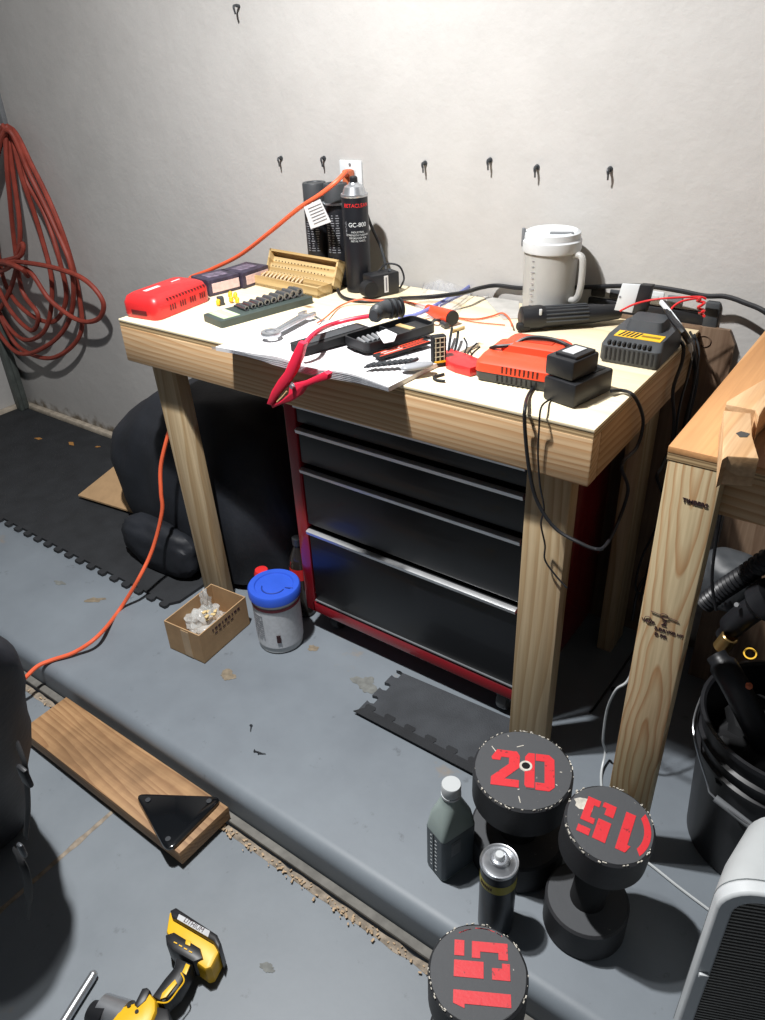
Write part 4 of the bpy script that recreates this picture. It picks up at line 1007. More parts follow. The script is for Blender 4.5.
# wooden drill index: hinged lid and stepped base
o, L = place('drill_index_box', 'open wooden drill index box with rows of small holes', 'box', (250, 284), (318, 298.5))
W_ = .055
m = MB(); m.box((L/2, W_/2, .004), (L, W_, .007)); m.box((L/2, .003, .014), (L, .006, .026)); m.box((L/2, W_-.003, .014), (L, .006, .026)); m.box((.003, W_/2, .014), (.006, W_-.012, .026)); m.box((L-.003, W_/2, .014), (.006, W_-.012, .026)); m.box((L/2, W_/2+.01, .014), (L-.012, W_-.03, .024)); LB(m, 'base', 'bamboo', o)
for k in range(11):
    m = MB(); x_ = .045+k*.0145; m.cyl((x_, .007, .026), (x_-.010, .032, .0305), .0022, n=8); LB(m, 'dowel', mat('dowel', '#d8bd9c', .7), o)
LT = Matrix.Translation((0, W_+.002, .012)) @ Matrix.Rotation(math.radians(-24), 4, 'X')  # x right, y back -> lid plane x,z
lm = MB(); HL = .074; DL = .030
lm.box((L/2, DL-.003, HL/2), (L, .006, HL), mtx=LT); lm.box((L/2, DL/2, HL-.003), (L, DL, .006), mtx=LT); lm.box((.003, DL/2, HL/2), (.006, DL, HL), mtx=LT); lm.box((L-.003, DL/2, HL/2), (.006, DL, HL), mtx=LT); lm.box((L/2, DL/2, .003), (L, DL, .006), mtx=LT)
lid_ = LB(lm, 'lid', 'bamboo', o)
m = MB(); m.box((L/2, .016, .022), (L-.012, .014, .032), mtx=LT); m.box((L/2, .022, .046), (L-.012, .010, .020), mtx=LT); LB(m, 'drill_rack', 'bamboo', lid_)
m = MB()
for r_ in range(3):
    for k in range(17): m.cyl(LT @ Vector((.016+k*.0126, .0085 if r_ < 2 else .0165, .014+r_*.016)), LT @ Vector((.016+k*.0126, .0095 if r_ < 2 else .0175, .014+r_*.016)), .0020, n=8)
hh = LB(m, 'drill_holes', mat('hole_brown', '#3d2b1a', .9), lid_); hh['kind'] = 'stuff'

# spray cans at the wall
def can(nm, label, px, ybase, r, ztop_px, body, capm, cap_kind, y=1.63, grp=None):
    q = P(px, ztop_px, y=y); H = q.z - Z0
    o = thing(nm, label, 'spray can', (q.x, y, Z0), 0, grp)
    return o, H
o, H = can('spray_can', 'black capped spray can, leftmost of the three cans at the wall', 314, 0, .033, 182, None, None, 0, 1.625)
for (oo, xo, lab2_) in ((o, 0, 1),):
    pass
def black_can(o, H):
    m = MB(); m.lathe([(.029, 0), (.0325, .003), (.0325, H-.052), (.031, H-.049)], 36); LB(m, 'can_body', mat('can_black', '#1b1c20', .3, .1), o)
    m = MB(); m.lathe([(.0335, H-.050), (.0335, H-.047), (.0325, H-.045)], 36); LB(m, 'rim', 'steel', o)
    m = MB(); m.lathe([(.0318, H-.046), (.0318, H-.004), (.030, H), (.020, H), (.019, H-.002), (0, H-.002)], 36); LB(m, 'cap', 'grey', o)
    m = MB(); random.seed(5)
    for col in range(3):
        for k in range(16):
            a = -1.75+col*.42; w_ = random.uniform(.004, .011); m.box((.0327*math.cos(a), .0327*math.sin(a), H-.075-k*.0062), (.0008, w_, .0022), 0, a)
    pr_ = LB(m, 'label_print', 'ink', o); pr_['kind'] = 'stuff'
black_can(o, H)
o, H = can('spray_can', 'black capped spray can, middle one of the three cans at the wall', 335, 0, .033, 183, None, None, 0, 1.632)
q0 = o.location.copy(); black_can(o, H)
o, H = can('spray_can', 'black cleaner can with red and white lettering, nearest the adapter', 353.5, 0, .033, 180, None, None, 0, 1.58)
if o.location.x - q0.x < .067: o.location.x = q0.x + .067; MW[o.name] = Matrix.Translation(o.location)
r_ = .0330
m = MB(); m.lathe([(.029, 0), (r_, .003), (r_, H-.038), (.031, H-.034)], 40); LB(m, 'can_body', MATS['can_black'], o)
m = MB(); m.lathe([(.0335, H-.037), (.0345, H-.034), (.0335, H-.030), (.030, H-.030), (.024, H-.014), (.014, H-.009), (.012, H-.005)], 40); LB(m, 'metal_dome', 'steel', o)
m = MB(); m.lathe([(.010, H-.008), (.010, H+.006), (.007, H+.009), (0, H+.009)], 20); LB(m, 'nozzle', 'black', o)
def wrap_text(body, size, z, mm, par, a_c, space=1.0, spread=1.0):
    t_ = text(body, size, M[mm], par, MW[par.name] @ Matrix(((1, 0, 0, 0), (0, 0, -1, 0), (0, 1, 0, z), (0, 0, 0, 1))), space=space)
    for v in t_.data.vertices:
        a = v.co.x/r_ + a_c; rr = r_+.0004-v.co.y*.5; v.co.x, v.co.y = rr*math.cos(a), rr*math.sin(a)
AC = math.atan2(-o.location.y, -o.location.x) + .12
wrap_text('BETACLEAN', .0125, H-.055, 'red', o, AC)
wrap_text('GC-800', .0145, H-.100, 'white', o, AC)
wrap_text('INDUSTRIAL\nSTRENGTH CLEANER\nDEGREASER FOR\nMETAL PARTS', .0062, H-.128, 'cream', o, AC, 1.15)
wrap_text('G\nC\n8\n0', .010, H-.110, 'ink', o, AC-.95, .9)

# power adapter with a coiled lead
o, L = place('power_adapter', 'black power adapter with a white label near the cleaner can', 'adapter', (372, 299), (400, 293))
m = MB(); m.box((L/2, .022, .028), (L, .044, .056), .004); LB(m, 'adapter_body', 'black', o)
m = MB(); m.box((L*.52, -.0004, .030), (.012, .001, .042)); LB(m, 'white_label', 'paper', o)
m = MB(); m.box((L*.52, -.0010, .030), (.004, .0006, .034)); LB(m, 'label_print', 'ink', o)
m = MB(); m.cyl((-.004, -.006, .024), (-.004, .022, .024), .020, n=26); LB(m, 'round_plug', 'blackm', o)
m = MB(); m.tube([P(366, 211, y=1.645), P(372, 228, y=1.65), P(381, 248, y=1.65), P(386, 268, y=1.645), P(385, 276, y=1.62), (P(390, 270, z=Z0+.06))], .0038, n=8); m.build('lead', M['grey'], o)
m = MB(); m.tube([P(378, 272, z=Z0+.055), P(386, 264, z=Z0+.065), P(399, 266, z=Z0+.060), P(404, 278, z=Z0+.03), P(400, 288, z=Z0+.010)], .0026, n=7); m.build('lead', M['black'], o)
o = thing('extension_plug', 'small black plug and cable loop lying in front of the cleaner can', 'plug', P(348, 284, z=Z0))
m = MB(); m.blob(P(349, 281, z=Z0+.013), (.026, .018, .0125), .18, 2, 3, 3, .8); m.build('plug_body', M['black'], o)
m = MB(); m.tube([P(340, 284, z=Z0+.006), P(338, 291, z=Z0+.005), P(345, 298, z=Z0+.005), P(362, 301, z=Z0+.005), P(385, 300, z=Z0+.006), P(410, 297.5, z=Z0+.006)], .0042, n=8); m.build('cable', M['black'], o)

# long black cable from the middle of the bench past the jug and off to the right
m = MB(); m.tube([P(400, 298.5, z=Z0+.006), P(430, 297, z=Z0+.040), P(462, 293, z=Z0+.038), P(480, 288, z=Z0+.032), P(497, 285.5, z=Z0+.032), P(520, 288, y=1.682), P(560, 288, y=1.682), P(590, 287, y=1.678), P(620, 286, y=1.66), P(650, 286.5, y=1.655), P(680, 291, y=1.652), P(705, 296, y=1.65), P(725, 296.5, y=1.65), P(745, 303, y=1.64), P(768, 314, y=1.62), P(800, 345, y=1.62)], .0052, n=9)
tag(m.build('black_cable', M['black']), 'long thick black cable running behind the jug and off the right side', 'cable')
m = MB(); m.tube([P(317, 323, z=Z0+.016), P(325, 318, z=Z0+.012), P(340, 306, z=Z0+.004), P(358, 299.5, z=Z0+.014), P(372, 300.5, z=Z0+.014), P(400, 301, z=Z0+.003), P(425, 306, z=Z0+.003), P(450, 316, z=Z0+.003), P(475, 319, z=Z0+.003), P(492, 316, z=Z0+.003), P(502, 313, z=Z0+.006), P(509, 318, z=Z0+.01), P(512, 326, z=Z0+.012)], .0020, n=7)
tag(m.build('thin_orange_cord', M['cord']), 'thin orange cord curling across the middle of the bench top', 'cord')
m = MB(); m.tube([P(452, 317, z=Z0+.003), P(475, 322, z=Z0+.002), P(505, 325, z=Z0+.002)], .0012, n=6)
tag(m.build('thin_wire', M['copper']), 'very thin loose wire on the bench between the orange cylinder and the charger', 'wire')

# jug
q = P(548, 317, z=Z0); JX, JY = q.x-.004, 1.60
o = thing('jug', 'tall translucent white jug with a lid and side handle at the back of the bench', 'jug', (JX, JY, Z0))
JH = P(550, 236, y=JY).z - Z0
rb, rt = .0565, .0595
m = MB(); m.lathe([(rb-.004, 0), (rb, .004), (rb+.001, JH*.4), (rt, JH-.03), (rt, JH-.026), (rt-.003, JH-.026), (rb-.004, .005), (0, .005)], 48, cap=False); m.lathe([(0, .001), (rb-.004, .0005)], 48, cap=False); LB(m, 'jug_body', 'milk', o)
m = MB(); m.lathe([(rt+.004, JH-.028), (rt+.005, JH-.024), (rt+.005, JH-.006), (rt+.002, JH-.003), (rt+.001, JH+.010), (rt-.006, JH+.014), (rt-.010, JH+.012), (0, JH+.012)], 48); ld_ = LB(m, 'lid', 'white', o)
m = MB(); m.box((-.052, -.035, JH), (.008, .010, .040), .003, .6); m.box((.030, -.02, JH+.013), (.05, .014, .004), .002, .4); LB(m, 'lid_catch', 'mgrey', ld_)
m = MB(); m.tube([(rt-.004, -.008, JH-.034), (rt+.012, -.010, JH-.032), (rt+.020, -.011, JH-.046), (rt+.020, -.011, JH*.45), (rt+.012, -.010, JH*.30), (rb-.004, -.008, JH*.27)], .0075, n=10); LB(m, 'handle', 'milk', o)
m = MB()
for k in range(12): m.box((-.014, -(rb+.0012+(rt-rb)*.3), .04+k*.012), (.010 if k % 3 == 0 else .006, .0008, .0012))
LB(m, 'scale_marks', 'ink', o)

# papers
PZ0 = Z0
o = thing('open_manual', 'open paper booklet hanging over the front edge under the tools', 'booklet', P(330, 350, z=PZ0))
pa, pb = P(222, 344, z=PZ0+.004), P(399, 384, z=PZ0+.004)
fy = 1.050
x0_, x1_ = pa.x, pb.x
def pagewave(u, back):  # height of the page stack across the spread
    return .007 + .012*math.exp(-((u-.43)/.16)**2)*(.35+.65*(1-back)) + .009*math.exp(-((u-.78)/.15)**2)*(1-back) + .002
m = MB(); NX, NY = 36, 10; G = []
for i in range(NX+1):
    row = []
    for j in range(NY+1):
        u, v = i/NX, j/NY
        yb = 1.30 + .05*u; ybk = fy + .006*math.sin(u*9) + (yb-fy)*v
        xx = x0_ + .012*(1-u) + (x1_-x0_)*u + (.035)*v*(1-u) + .022*v*u
        spine = -.003*math.exp(-((u-.60)/.012)**2)
        row.append((xx, ybk, PZ0 + pagewave(u, v) + spine))
    G.append(row)
tv = [[m.bm.verts.new(p) for p in r] for r in G]; bv = [[m.bm.verts.new((p[0], p[1], PZ0+.0002)) for p in r] for r in G]
for i in range(NX):
    for j in range(NY):
        m.bm.faces.new([tv[i][j], tv[i+1][j], tv[i+1][j+1], tv[i][j+1]]); m.bm.faces.new([bv[i][j], bv[i][j+1], bv[i+1][j+1], bv[i+1][j]])
for i in range(NX):
    m.bm.faces.new([tv[i][0], bv[i][0], bv[i+1][0], tv[i+1][0]]); m.bm.faces.new([tv[i][NY], tv[i+1][NY], bv[i+1][NY], bv[i][NY]])
for j in range(NY):
    m.bm.faces.new([tv[0][j], tv[0][j+1], bv[0][j+1], bv[0][j]]); m.bm.faces.new([tv[NX][j], bv[NX][j], bv[NX][j+1], tv[NX][j+1]])
m.build('pages', M['paper'], o)
m = MB()
for k in range(4): m.tube([(x0_+(x1_-x0_)*u, fy+.006*math.sin(u*9)-.0006, PZ0+pagewave(u, 0)*(.2+.2*k)) for u in [t_/20 for t_ in range(21)]], .0004, n=4, sub=1)
m.build('page_edges', M['ink'], o)
m = MB(); random.seed(9)
def surf(u, v):
    i = min(int(u*NX), NX-1); j = min(int(v*NY), NY-1); return Vector(G[i][j])+(Vector(G[i+1][j])-Vector(G[i][j]))*(u*NX-i)+(Vector(G[i][j+1])-Vector(G[i][j]))*(v*NY-j)
for k in range(60):
    u, v = random.choice((random.uniform(.26, .50), random.uniform(.72, .86))), random.uniform(.25, .95); p = surf(u, v); p2 = surf(min(u+random.uniform(.01, .04), 1), min(v+random.uniform(-.03, .03), 1)); p.z += .0006; p2.z += .0006
    m.tube([p, p2], .0011, n=4, smooth=False)
lp = m.build('line_drawing', M['ink'], o); lp['kind'] = 'stuff'

# combination wrench
wz = Z0+.017
o, L = place('wrench', 'large chrome combination wrench lying on the paper booklet', 'wrench', (271, 336), (306, 316.5), z=Z0+.0185)
m = MB(); m.prism([(.012, -.0100), (L-.012, -.0135), (L-.012, .0135), (.012, .0100)], .001, .0065, None, .0015); LB(m, 'shank', 'steel', o)
m = MB(); m.prism([(.03, -.0035), (L-.03, -.0045), (L-.03, .0045), (.03, .0035)], .0063, .0070); LB(m, 'shank_groove', 'mgrey', o)
m = MB(); m.lathe([(.012, 0), (.021, 0), (.0225, .003), (.0225, .008), (.021, .011), (.012, .011), (.012, 0)], 30, cap=False); LB(m, 'ring_end', 'steel', o)
m = MB(); m.prism([(L-.018, -.010), (L-.004, -.020), (L+.016, -.019), (L+.020, -.011), (L+.002, -.006), (L-.002, .003), (L+.004, .008), (L+.022, .010), (L+.018, .018), (L-.002, .020), (L-.018, .010)], 0, .008, None, .0015); LB(m, 'open_end', 'steel', o)
m = MB(); m.tube([P(312, 315, z=Z0+.010), P(320, 319.5, z=Z0+.010), P(324, 322.5, z=Z0+.010)], [.0035, .003, .0045], n=10); tag(m.build('small_tool', M['steel']), 'small shiny ratchet adapter beside the open end of the wrench', 'tool')

# black flat tool case half on the papers
zb = Z0+.021
o, L = place('tool_tray_lid', 'long black folded lid lying over the booklet beside the red clamp', 'lid', (304, 356), (372, 335), z=zb)
m = MB(); loft(m, [(rrect(L, .050, .005, L/2, .025), 0), (rrect(L, .050, .005, L/2, .025), .016)]); LB(m, 'lid_body', 'blackm', o)
m = MB(); m.box((L*.55, .026, .0165), (L*.78, .028, .002)); LB(m, 'inner_recess', 'grey', o)

# black bit tray
o, L = place('bit_tray', 'open black tray with metal bits and an empty slot on the booklet', 'tray', (367, 354), (437, 332), z=zb)
W_ = .082
m = MB(); ring_o = rrect(L, W_, .014, L/2, W_/2); m.prism(rrect(L, W_, .014, L/2, W_/2), 0, .004)
def wallring(m, w, d, r, t, z0, z1, cx, cy):
    o_ = rrect(w, d, r, cx, cy); i_ = rrect(w-2*t, d-2*t, max(r-t, .001), cx, cy); n = len(o_)
    V = [[m.bm.verts.new((p[0], p[1], z)) for p in pl_] for pl_, z in ((o_, z0), (o_, z1), (i_, z1), (i_, z0))]
    for q in range(3):
        for k in range(n): m.bm.faces.new([V[q][k], V[q][(k+1) % n], V[q+1][(k+1) % n], V[q+1][k]])
wallring(m, L, W_, .014, .004, .0005, .020, L/2, W_/2); m.box((L*.50, W_/2, .010), (.004, W_-.01, .016)); m.box((L*.75, W_*.45, .009), (L*.40, W_*.55, .010)); LB(m, 'tray_body', 'black', o)
m = MB(); m.box((L*.72, W_*.50, .0148), (.014, .046, .002), 0, .1); LB(m, 'empty_slot', 'bamboo', o)
TM = MW[o.name]
for k in range(6):
    c = TM @ Vector((.016+k*.0125, W_*.30, .0105)); c1 = TM @ Vector((.016+k*.0125+.004, W_*.66, .0135)); m = MB(); m.cyl(c, c1, .0052, .0042, 10)
    tag(m.build('metal_bit', M['steel']), 'short shiny metal bit lying in the open black tray', 'bit', 'bits in the black tray')
m = hprism([(377, 333), (386, 329), (397, 334), (394, 341), (384, 343)], zb+.022, zb+.0235); tag(m.build('paper_scrap', M['paper']), 'small white scrap of paper on the open black tray', 'paper')

# ribbed black connector with the red clamp lead
o = thing('test_clamp', 'red jaw clamp on a red lead dangling over the front edge of the bench', 'clamp', P(385, 320, z=Z0))
zc = Z0+.052
m = MB(); m.tube([P(373, 316, z=zc), P(380, 311, z=zc), P(390, 308.5, z=zc), P(403, 307, z=zc)], [.013, .020, .021, .017], n=18, flat=.8); m.build('ribbed_boot', M['grey'], o)
m = MB()
for px, py in ((389, 309), (394, 308), (399, 307.5)):
    a_, b__ = P(px, py, z=zc), P(px+1.6, py-.3, z=zc); m.cyl(a_, b__, .0225, n=20)
m.build('boot_ribs', M['black'], o)
m = MB(); m.tube([P(377, 315, z=zc), P(352, 319, z=zc-.012), P(330, 325, z=zc-.018), P(315, 333, y=1.10), P(306, 343, y=1.062), P(301, 352, y=1.050)], .0050, n=9); m.build('red_lead', M['pinkred'], o)
CYL = 1.036
def vprism(pxs, y0, y1, bev=0):
    pts = [P(px, py, y=y0) for px, py in pxs]; m = MB()
    Mx = Matrix(((1, 0, 0, 0), (0, 0, 1, 0), (0, 1, 0, 0), (0, 0, 0, 1)))
    m.prism(ccw([(p.x, p.z) for p in pts]), y0, y1, Mx, bev); return m
m = vprism([(298, 342), (304, 344), (300, 360), (294, 374), (286, 386), (277, 396), (271, 406), (266, 404), (271, 391), (277, 381), (284, 372), (291, 357)], CYL-.016, CYL-.002, .003); m.build('jaw_arm', M['pinkred'], o)
m = vprism([(328, 374.5), (327, 380), (314, 384), (304, 388), (299, 396), (290, 402), (280, 405), (272, 408.5), (270, 405), (282, 399), (288, 394), (289, 384), (296, 383), (303, 382), (315, 376.5), (324, 372)], CYL-.013, CYL+.003, .003); m.build('jaw_arm', M['pinkred'], o)
m = MB(); q = P(291, 387, y=CYL-.02); m.cyl(q, q+Vector((0, .022, 0)), .0045, n=14); m.tube([q+Vector((.006*math.cos(k), .003*k/3+.004, .006*math.sin(k))) for k in range(7)], .0013, n=6); m.build('pivot_spring', M['steel'], o)
m = MB(); m.tube([P(277, 402, y=CYL-.012), P(283, 396, y=CYL-.012), P(287, 391, y=CYL-.012)], .0018, n=6); m.build('copper_tooth', M['bamboo'], o)

# striped strip of hex sizes + small dark bits
zp = Z0+.020
o, L = place('bit_holder_strip', 'narrow orange and black striped strip on the right page of the booklet', 'strip', (380, 360), (431, 344), z=zp)
m = MB(); m.box((L/2, .012, .003), (L, .024, .006), .001); LB(m, 'strip_body', 'blackm', o)
m = MB()
for y_ in (.002, .022): m.box((L/2, y_, .0063), (L-.004, .0022, .0008))
m.box((L*.30, .012, .0063), (L*.42, .004, .0008))
for k in range(7): m.box((L*.55+k*L*.06, .012, .0063), (.002, .016, .0008), 0, .5)
LB(m, 'orange_stripes', 'orange', o)
m = MB(); m.box((L*.30, .0165, .0063), (L*.36, .003, .0008)); m.box((L*.30, .0075, .0063), (L*.36, .003, .0008)); LB(m, 'pale_print', 'pink', o)
for k in range(9):
    a_ = P(367+k*5.4, 366.5-.6*k, z=Z0+.022+.004); d_ = Vector((.004, .020, .0))
    m = MB(); m.cyl(a_, a_+d_, .0040, .0040, 8); m.cyl(a_-d_*.35, a_, .0022, n=6)
    tag(m.build('screwdriver_bit', M['steeld']), 'small dark screwdriver bit lying in a row on the right page of the booklet', 'bit', 'bits in a row on the booklet')
m = MB(); q = P(417, 366, z=Z0+.021); m.blob(q, (.034, .014, .006), 0, 1, 3, 1, .9, Matrix.Rotation(math.radians(55), 4, 'Z')); tag(m.build('oval_handle', mat('smoky_plastic', '#8e9094', .25)), 'grey oval plastic handle on the right edge of the booklet', 'handle')

# black and yellow case standing upright
o, L = place('knife_pouch', 'small black pouch with a yellow grid pattern standing beside the hex keys', 'pouch', (433, 368), (447, 366), z=Z0)
m = MB(); m.box((L/2, .009, .032), (L, .018, .062), .004); LB(m, 'pouch_body', 'blackm', o)
m = MB()
for x_ in (.2, .5, .8): m.box((L*x_, -.0005, .034), (.0014, .001, .050))
for k in range(6): m.box((L*.5, -.0005, .012+k*.0095), (L*.72, .001, .0014))
LB(m, 'grid_pattern', mat('pale_yellow', '#cfcdb4', .5), o)
m = MB(); m.box((L*.5, -.0010, .011), (L*.8, .001, .004)); LB(m, 'yellow_stripe', 'yellow', o)
# hex key set
o = thing('hex_key_set', 'red folding handle with black hex keys fanned out', 'hex key set', P(462, 362, z=Z0))
m = hprism([(445, 351), (450, 348), (468, 354), (478, 358), (477, 366), (470, 368), (455, 364), (446, 360)], Z0, Z0+.018, .0015); m.build('handle', M['red'], o)
for pts in (((448, 353), (450, 337), (452, 324)), ((454, 352), (457, 338), (458, 328)), ((464, 352), (467, 342), (464, 334)), ((467, 353), (471, 346), (477, 339)), ((470, 355), (474, 349), (480, 343))):
    m = MB(); m.tube([P(pts[0][0], pts[0][1]+2, z=Z0+.014), P(pts[1][0], pts[1][1]+3, z=Z0+.024), P(pts[2][0], pts[2][1]+4, z=Z0+.030)], .0030 if pts[0][0] < 456 else .0018, n=6); m.build('hex_key', M['blackm'], o)
m = MB(); m.tube([P(444, 374, z=Z0+.003), P(434, 377, z=Z0+.003), P(437, 380, z=Z0+.003), P(445, 381, z=Z0+.003)], .0028, n=6); tag(m.build('loose_hex_key', M['blackm']), 'loose bent black hex key at the front edge of the bench', 'hex key')

# orange charger
o, L = place('orange_charger', 'orange red battery charger with a dark grey base and slotted front', 'charger', (474, 380), (553, 394))
W_ = .125
m = MB(); loft(m, [(rrect(L-.010, W_-.008, .010, L/2, W_/2), 0), (rrect(L, W_, .012, L/2, W_/2), .008), (rrect(L, W_, .012, L/2, W_/2), .020)]); LB(m, 'base', 'grey', o)
m = MB(); loft(m, [(rrect(L+.002, W_+.002, .012, L/2, W_/2), .020), (rrect(L, W_, .013, L/2, W_/2), .036), (rrect(L-.012, W_-.020, .013, L/2, W_/2+.005), .046)]); loft(m, [(rrect(L-.030, W_*.52, .012, L/2+.012, W_*.66), .044), (rrect(L-.034, W_*.50, .012, L/2+.012, W_*.67), .058), (rrect(L-.050, W_*.40, .012, L/2+.012, W_*.68), .064)]); LB(m, 'housing', 'orange', o)
m = MB(); m.box((L*.60, W_*.66, .0645), (L*.40, .030, .002), .001); LB(m, 'battery_slot', mat('orange_dark', '#a8371f', .5), o)
m = MB()
for k in range(9): m.box((L*.36+k*.0085, .0008, .0295), (.0028, .004, .013), 0)
LB(m, 'front_slots', mat('slot_dark', '#4a1a10', .7), o)
m = MB()
for k in range(9): m.box((L*.30+k*.0095, -.0004, .011), (.0024, .002, .012))
LB(m, 'base_slots', 'blackm', o)
TM = MW[o.name]
m = MB(); m.tube([TM @ Vector(v) for v in ((.008, .055, .046), (.022, .050, .053), (.05, .058, .058), (.075, .075, .070), (L*.72, .085, .070), (L*.92, .080, .066), (L+.012, .070, .058), (L+.02, .10, .004+.0))], .0038, n=8); tag(m.build('charger_cable', M['black']), 'black cable looping over the top of the orange charger', 'cable')

# stacked black adapters
o, L = place('wall_adapter', 'black charger block at the front right corner of the bench, lower of two stacked', 'adapter', (573.5, 409.5), (611.5, 391))
DW = .068
m = MB(); m.box((L/2, DW/2, .022), (L, DW, .044), .005); LB(m, 'adapter_body', 'black', o)
m = MB(); m.box((L/2, DW/2, .0443), (L*.8, DW*.7, .001)); LB(m, 'top_panel', 'blackm', o)
T0 = MW[o.name]
o2 = thing('wall_adapter', 'black battery charger with a silver label, upper of two stacked at the bench corner', 'adapter', T0 @ Vector((.006, .010, .0455)), o.rotation_euler.z)
m = MB(); m.box((.034, .030, .018), (.074, .060, .036), .005); m.box((.036, .026, .038), (.056, .044, .006), .002); LB(m, 'adapter_body', 'black', o2)
m = MB(); m.box((.035, .028, .0415), (.038, .024, .0012)); LB(m, 'silver_label', 'label', o2)
m = MB(); m.box((.028, .030, .0423), (.010, .012, .0004)); LB(m, 'label_mark', 'pink', o2)

# dark charger with a yellow label
o, L = place('dark_charger', 'dark grey battery charger with a yellow striped label near the right edge', 'charger', (598, 361), (658, 371.5))
W_ = .150
m = MB(); loft(m, [(rrect(L-.008, W_-.006, .010, L/2, W_/2), 0), (rrect(L, W_, .010, L/2, W_/2), .006), (rrect(L, W_, .012, L/2, W_/2), .034), (rrect(L-.010, W_-.022, .012, L/2, W_/2+.010), .048)]); loft(m, [(rrect(L*.62, W_*.46, .010, L*.50, W_*.70), .046), (rrect(L*.56, W_*.40, .010, L*.50, W_*.72), .066)]); LB(m, 'housing', 'grey', o)
m = MB()
for k in range(11): m.box((.014+k*(L-.028)/10, -.0002, .019), (.0034, .002, .024))
LB(m, 'front_slots', 'blackm', o)
m = MB()
for k in range(9): m.box((.016+k*(L-.030)/9, .006, .0405), (.005, .012, .006), .001)
LB(m, 'ridges', 'blackm', o)
m = MB(); m.prism([(.018, .022), (L-.010, .022), (L-.010, .058), (.018, .058)], .0478, .0490); LB(m, 'yellow_label', 'yellow', o)
m = MB()
for k in range(5): m.prism([(.024+k*.008, .025), (.028+k*.008, .025), (.034+k*.008, .055), (.030+k*.008, .055)], .0488, .0494)
LB(m, 'label_stripes', 'blackm', o)
m = MB(); m.box((L*.72, .040, .0493), (L*.30, .010, .0006)); LB(m, 'label_print', mat('label_brown', '#8a6a1c', .5), o)

# black ribbed grip tool lying down
o, L = place('grinder_body', 'black ribbed tool body lying behind the orange charger in front of the jug', 'power tool', (521, 333), (625, 326))
L *= .97; R_ = .026
TX = Matrix.Translation((0, .020, R_+.0005)) @ Matrix.Rotation(PI/2, 4, 'Y')
m = MB(); m.lathe([(.016, 0), (.025, .004), (R_, .02), (R_, .045), (.0235, .055), (.022, L*.5), (.021, L*.72), (.019, L*.80), (.016, L*.98), (.013, L)], 30, TX); LB(m, 'tool_body', 'black', o)
m = MB()
for k in range(9):
    a = -.2+k*.35; c_, s_ = math.cos(a), math.sin(a)
    m.box((L*.45, .020-c_*.0225, R_+s_*.0225), (L*.42, .0035, .0035), .001)
LB(m, 'grip_ribs', 'grey', o)
m = MB(); m.box((.040, -.002, R_+.018), (.006, .003, .014), .001, 0); LB(m, 'white_switch', 'white', o)
m = MB(); m.box((.006, .008, .012), (.03, .02, .016), .005); LB(m, 'black_knob', 'blackm', o)

# clear bag with the orange handle
o = thing('clear_bag', 'crumpled clear zip bag with a blue closure lying at the back of the bench', 'bag', P(440, 300, z=Z0))
m = MB(); base = [P(410, 318, z=Z0), P(452, 322, z=Z0), P(475, 290, z=Z0), P(428, 280, z=Z0)]
NX2 = 14; GG = []
for i in range(NX2+1):
    r = []
    for j in range(NX2+1):
        u, v = i/NX2, j/NX2; p = (base[0]*(1-u)+base[1]*u)*(1-v)+(base[3]*(1-u)+base[2]*u)*v
        p.z = Z0+.004+.030*math.sin(PI*u)**.7*math.sin(PI*v)**.7*(1+.5*noise.noise(p*30)); r.append(m.bm.verts.new(p))
    GG.append(r)
for i in range(NX2):
    for j in range(NX2): m.bm.faces.new([GG[i][j], GG[i+1][j], GG[i+1][j+1], GG[i][j+1]])
m.build('bag_film', M['clearp'], o)
m = MB(); m.tube([P(398, 318, z=Z0+.006), P(420, 313, z=Z0+.018), P(440, 303, z=Z0+.026), P(458, 294, z=Z0+.022), P(470, 286, z=Z0+.016)], .0045, n=6, flat=.35); m.tube([P(440, 306, z=Z0+.026), P(458, 297, z=Z0+.022), P(474, 289, z=Z0+.016)], .0030, n=6, flat=.35); m.build('blue_closure', M['bluez'], o)
m = MB()
for k in range(7): m.tube([P(424+k*5, 283, z=Z0+.012), P(422+k*5, 290, z=Z0+.020)], .0006, n=4, smooth=False)
m.build('film_creases', M['ink'], o)
o = thing('orange_cylinder', 'orange cone shaped handle with a black round end at the clear bag', 'handle', P(445, 315, z=Z0))
a_, b__ = P(428, 309, z=Z0+.016), P(452, 318, z=Z0+.0185)
m = MB(); m.cyl(a_, b__, .011, .0175, 24); m.build('cone', M['orange'], o)
m = MB(); m.cyl(b__, b__+(b__-a_).normalized()*.004, .0165, n=24); m.build('end_cap', M['black'], o)
m = MB(); m.tube([P(432, 322, z=Z0+.006), P(436, 320, z=Z0+.014), P(441, 321, z=Z0+.006), P(444, 324, z=Z0+.005)], .0034, n=8); m.cyl(P(442, 323, z=Z0+.007), P(447, 326, z=Z0+.007), .0068, n=14); tag(m.build('steel_eyelet', M['steeld']), 'small dark metal eyelet in front of the orange cone', 'fitting')
m = hprism([(483, 296), (519, 301), (519, 318), (503, 319)], Z0, Z0+.0012); tag(m.build('clear_plastic_card', mat('frosted', '#c4c2bd', .3, alpha=.8)), 'greyish clear plastic sheet lying left of the jug base', 'sheet')
m = MB(); m.tube([P(452, 331, z=Z0+.004), P(461, 328, z=Z0+.004), P(464, 327, z=Z0+.004)], .0032, n=7, smooth=False); tag(m.build('wood_plug', M['bamboo']), 'tiny pale peg lying on the bench behind the hex keys', 'peg')
m = MB(); q = P(432, 285, z=Z0)

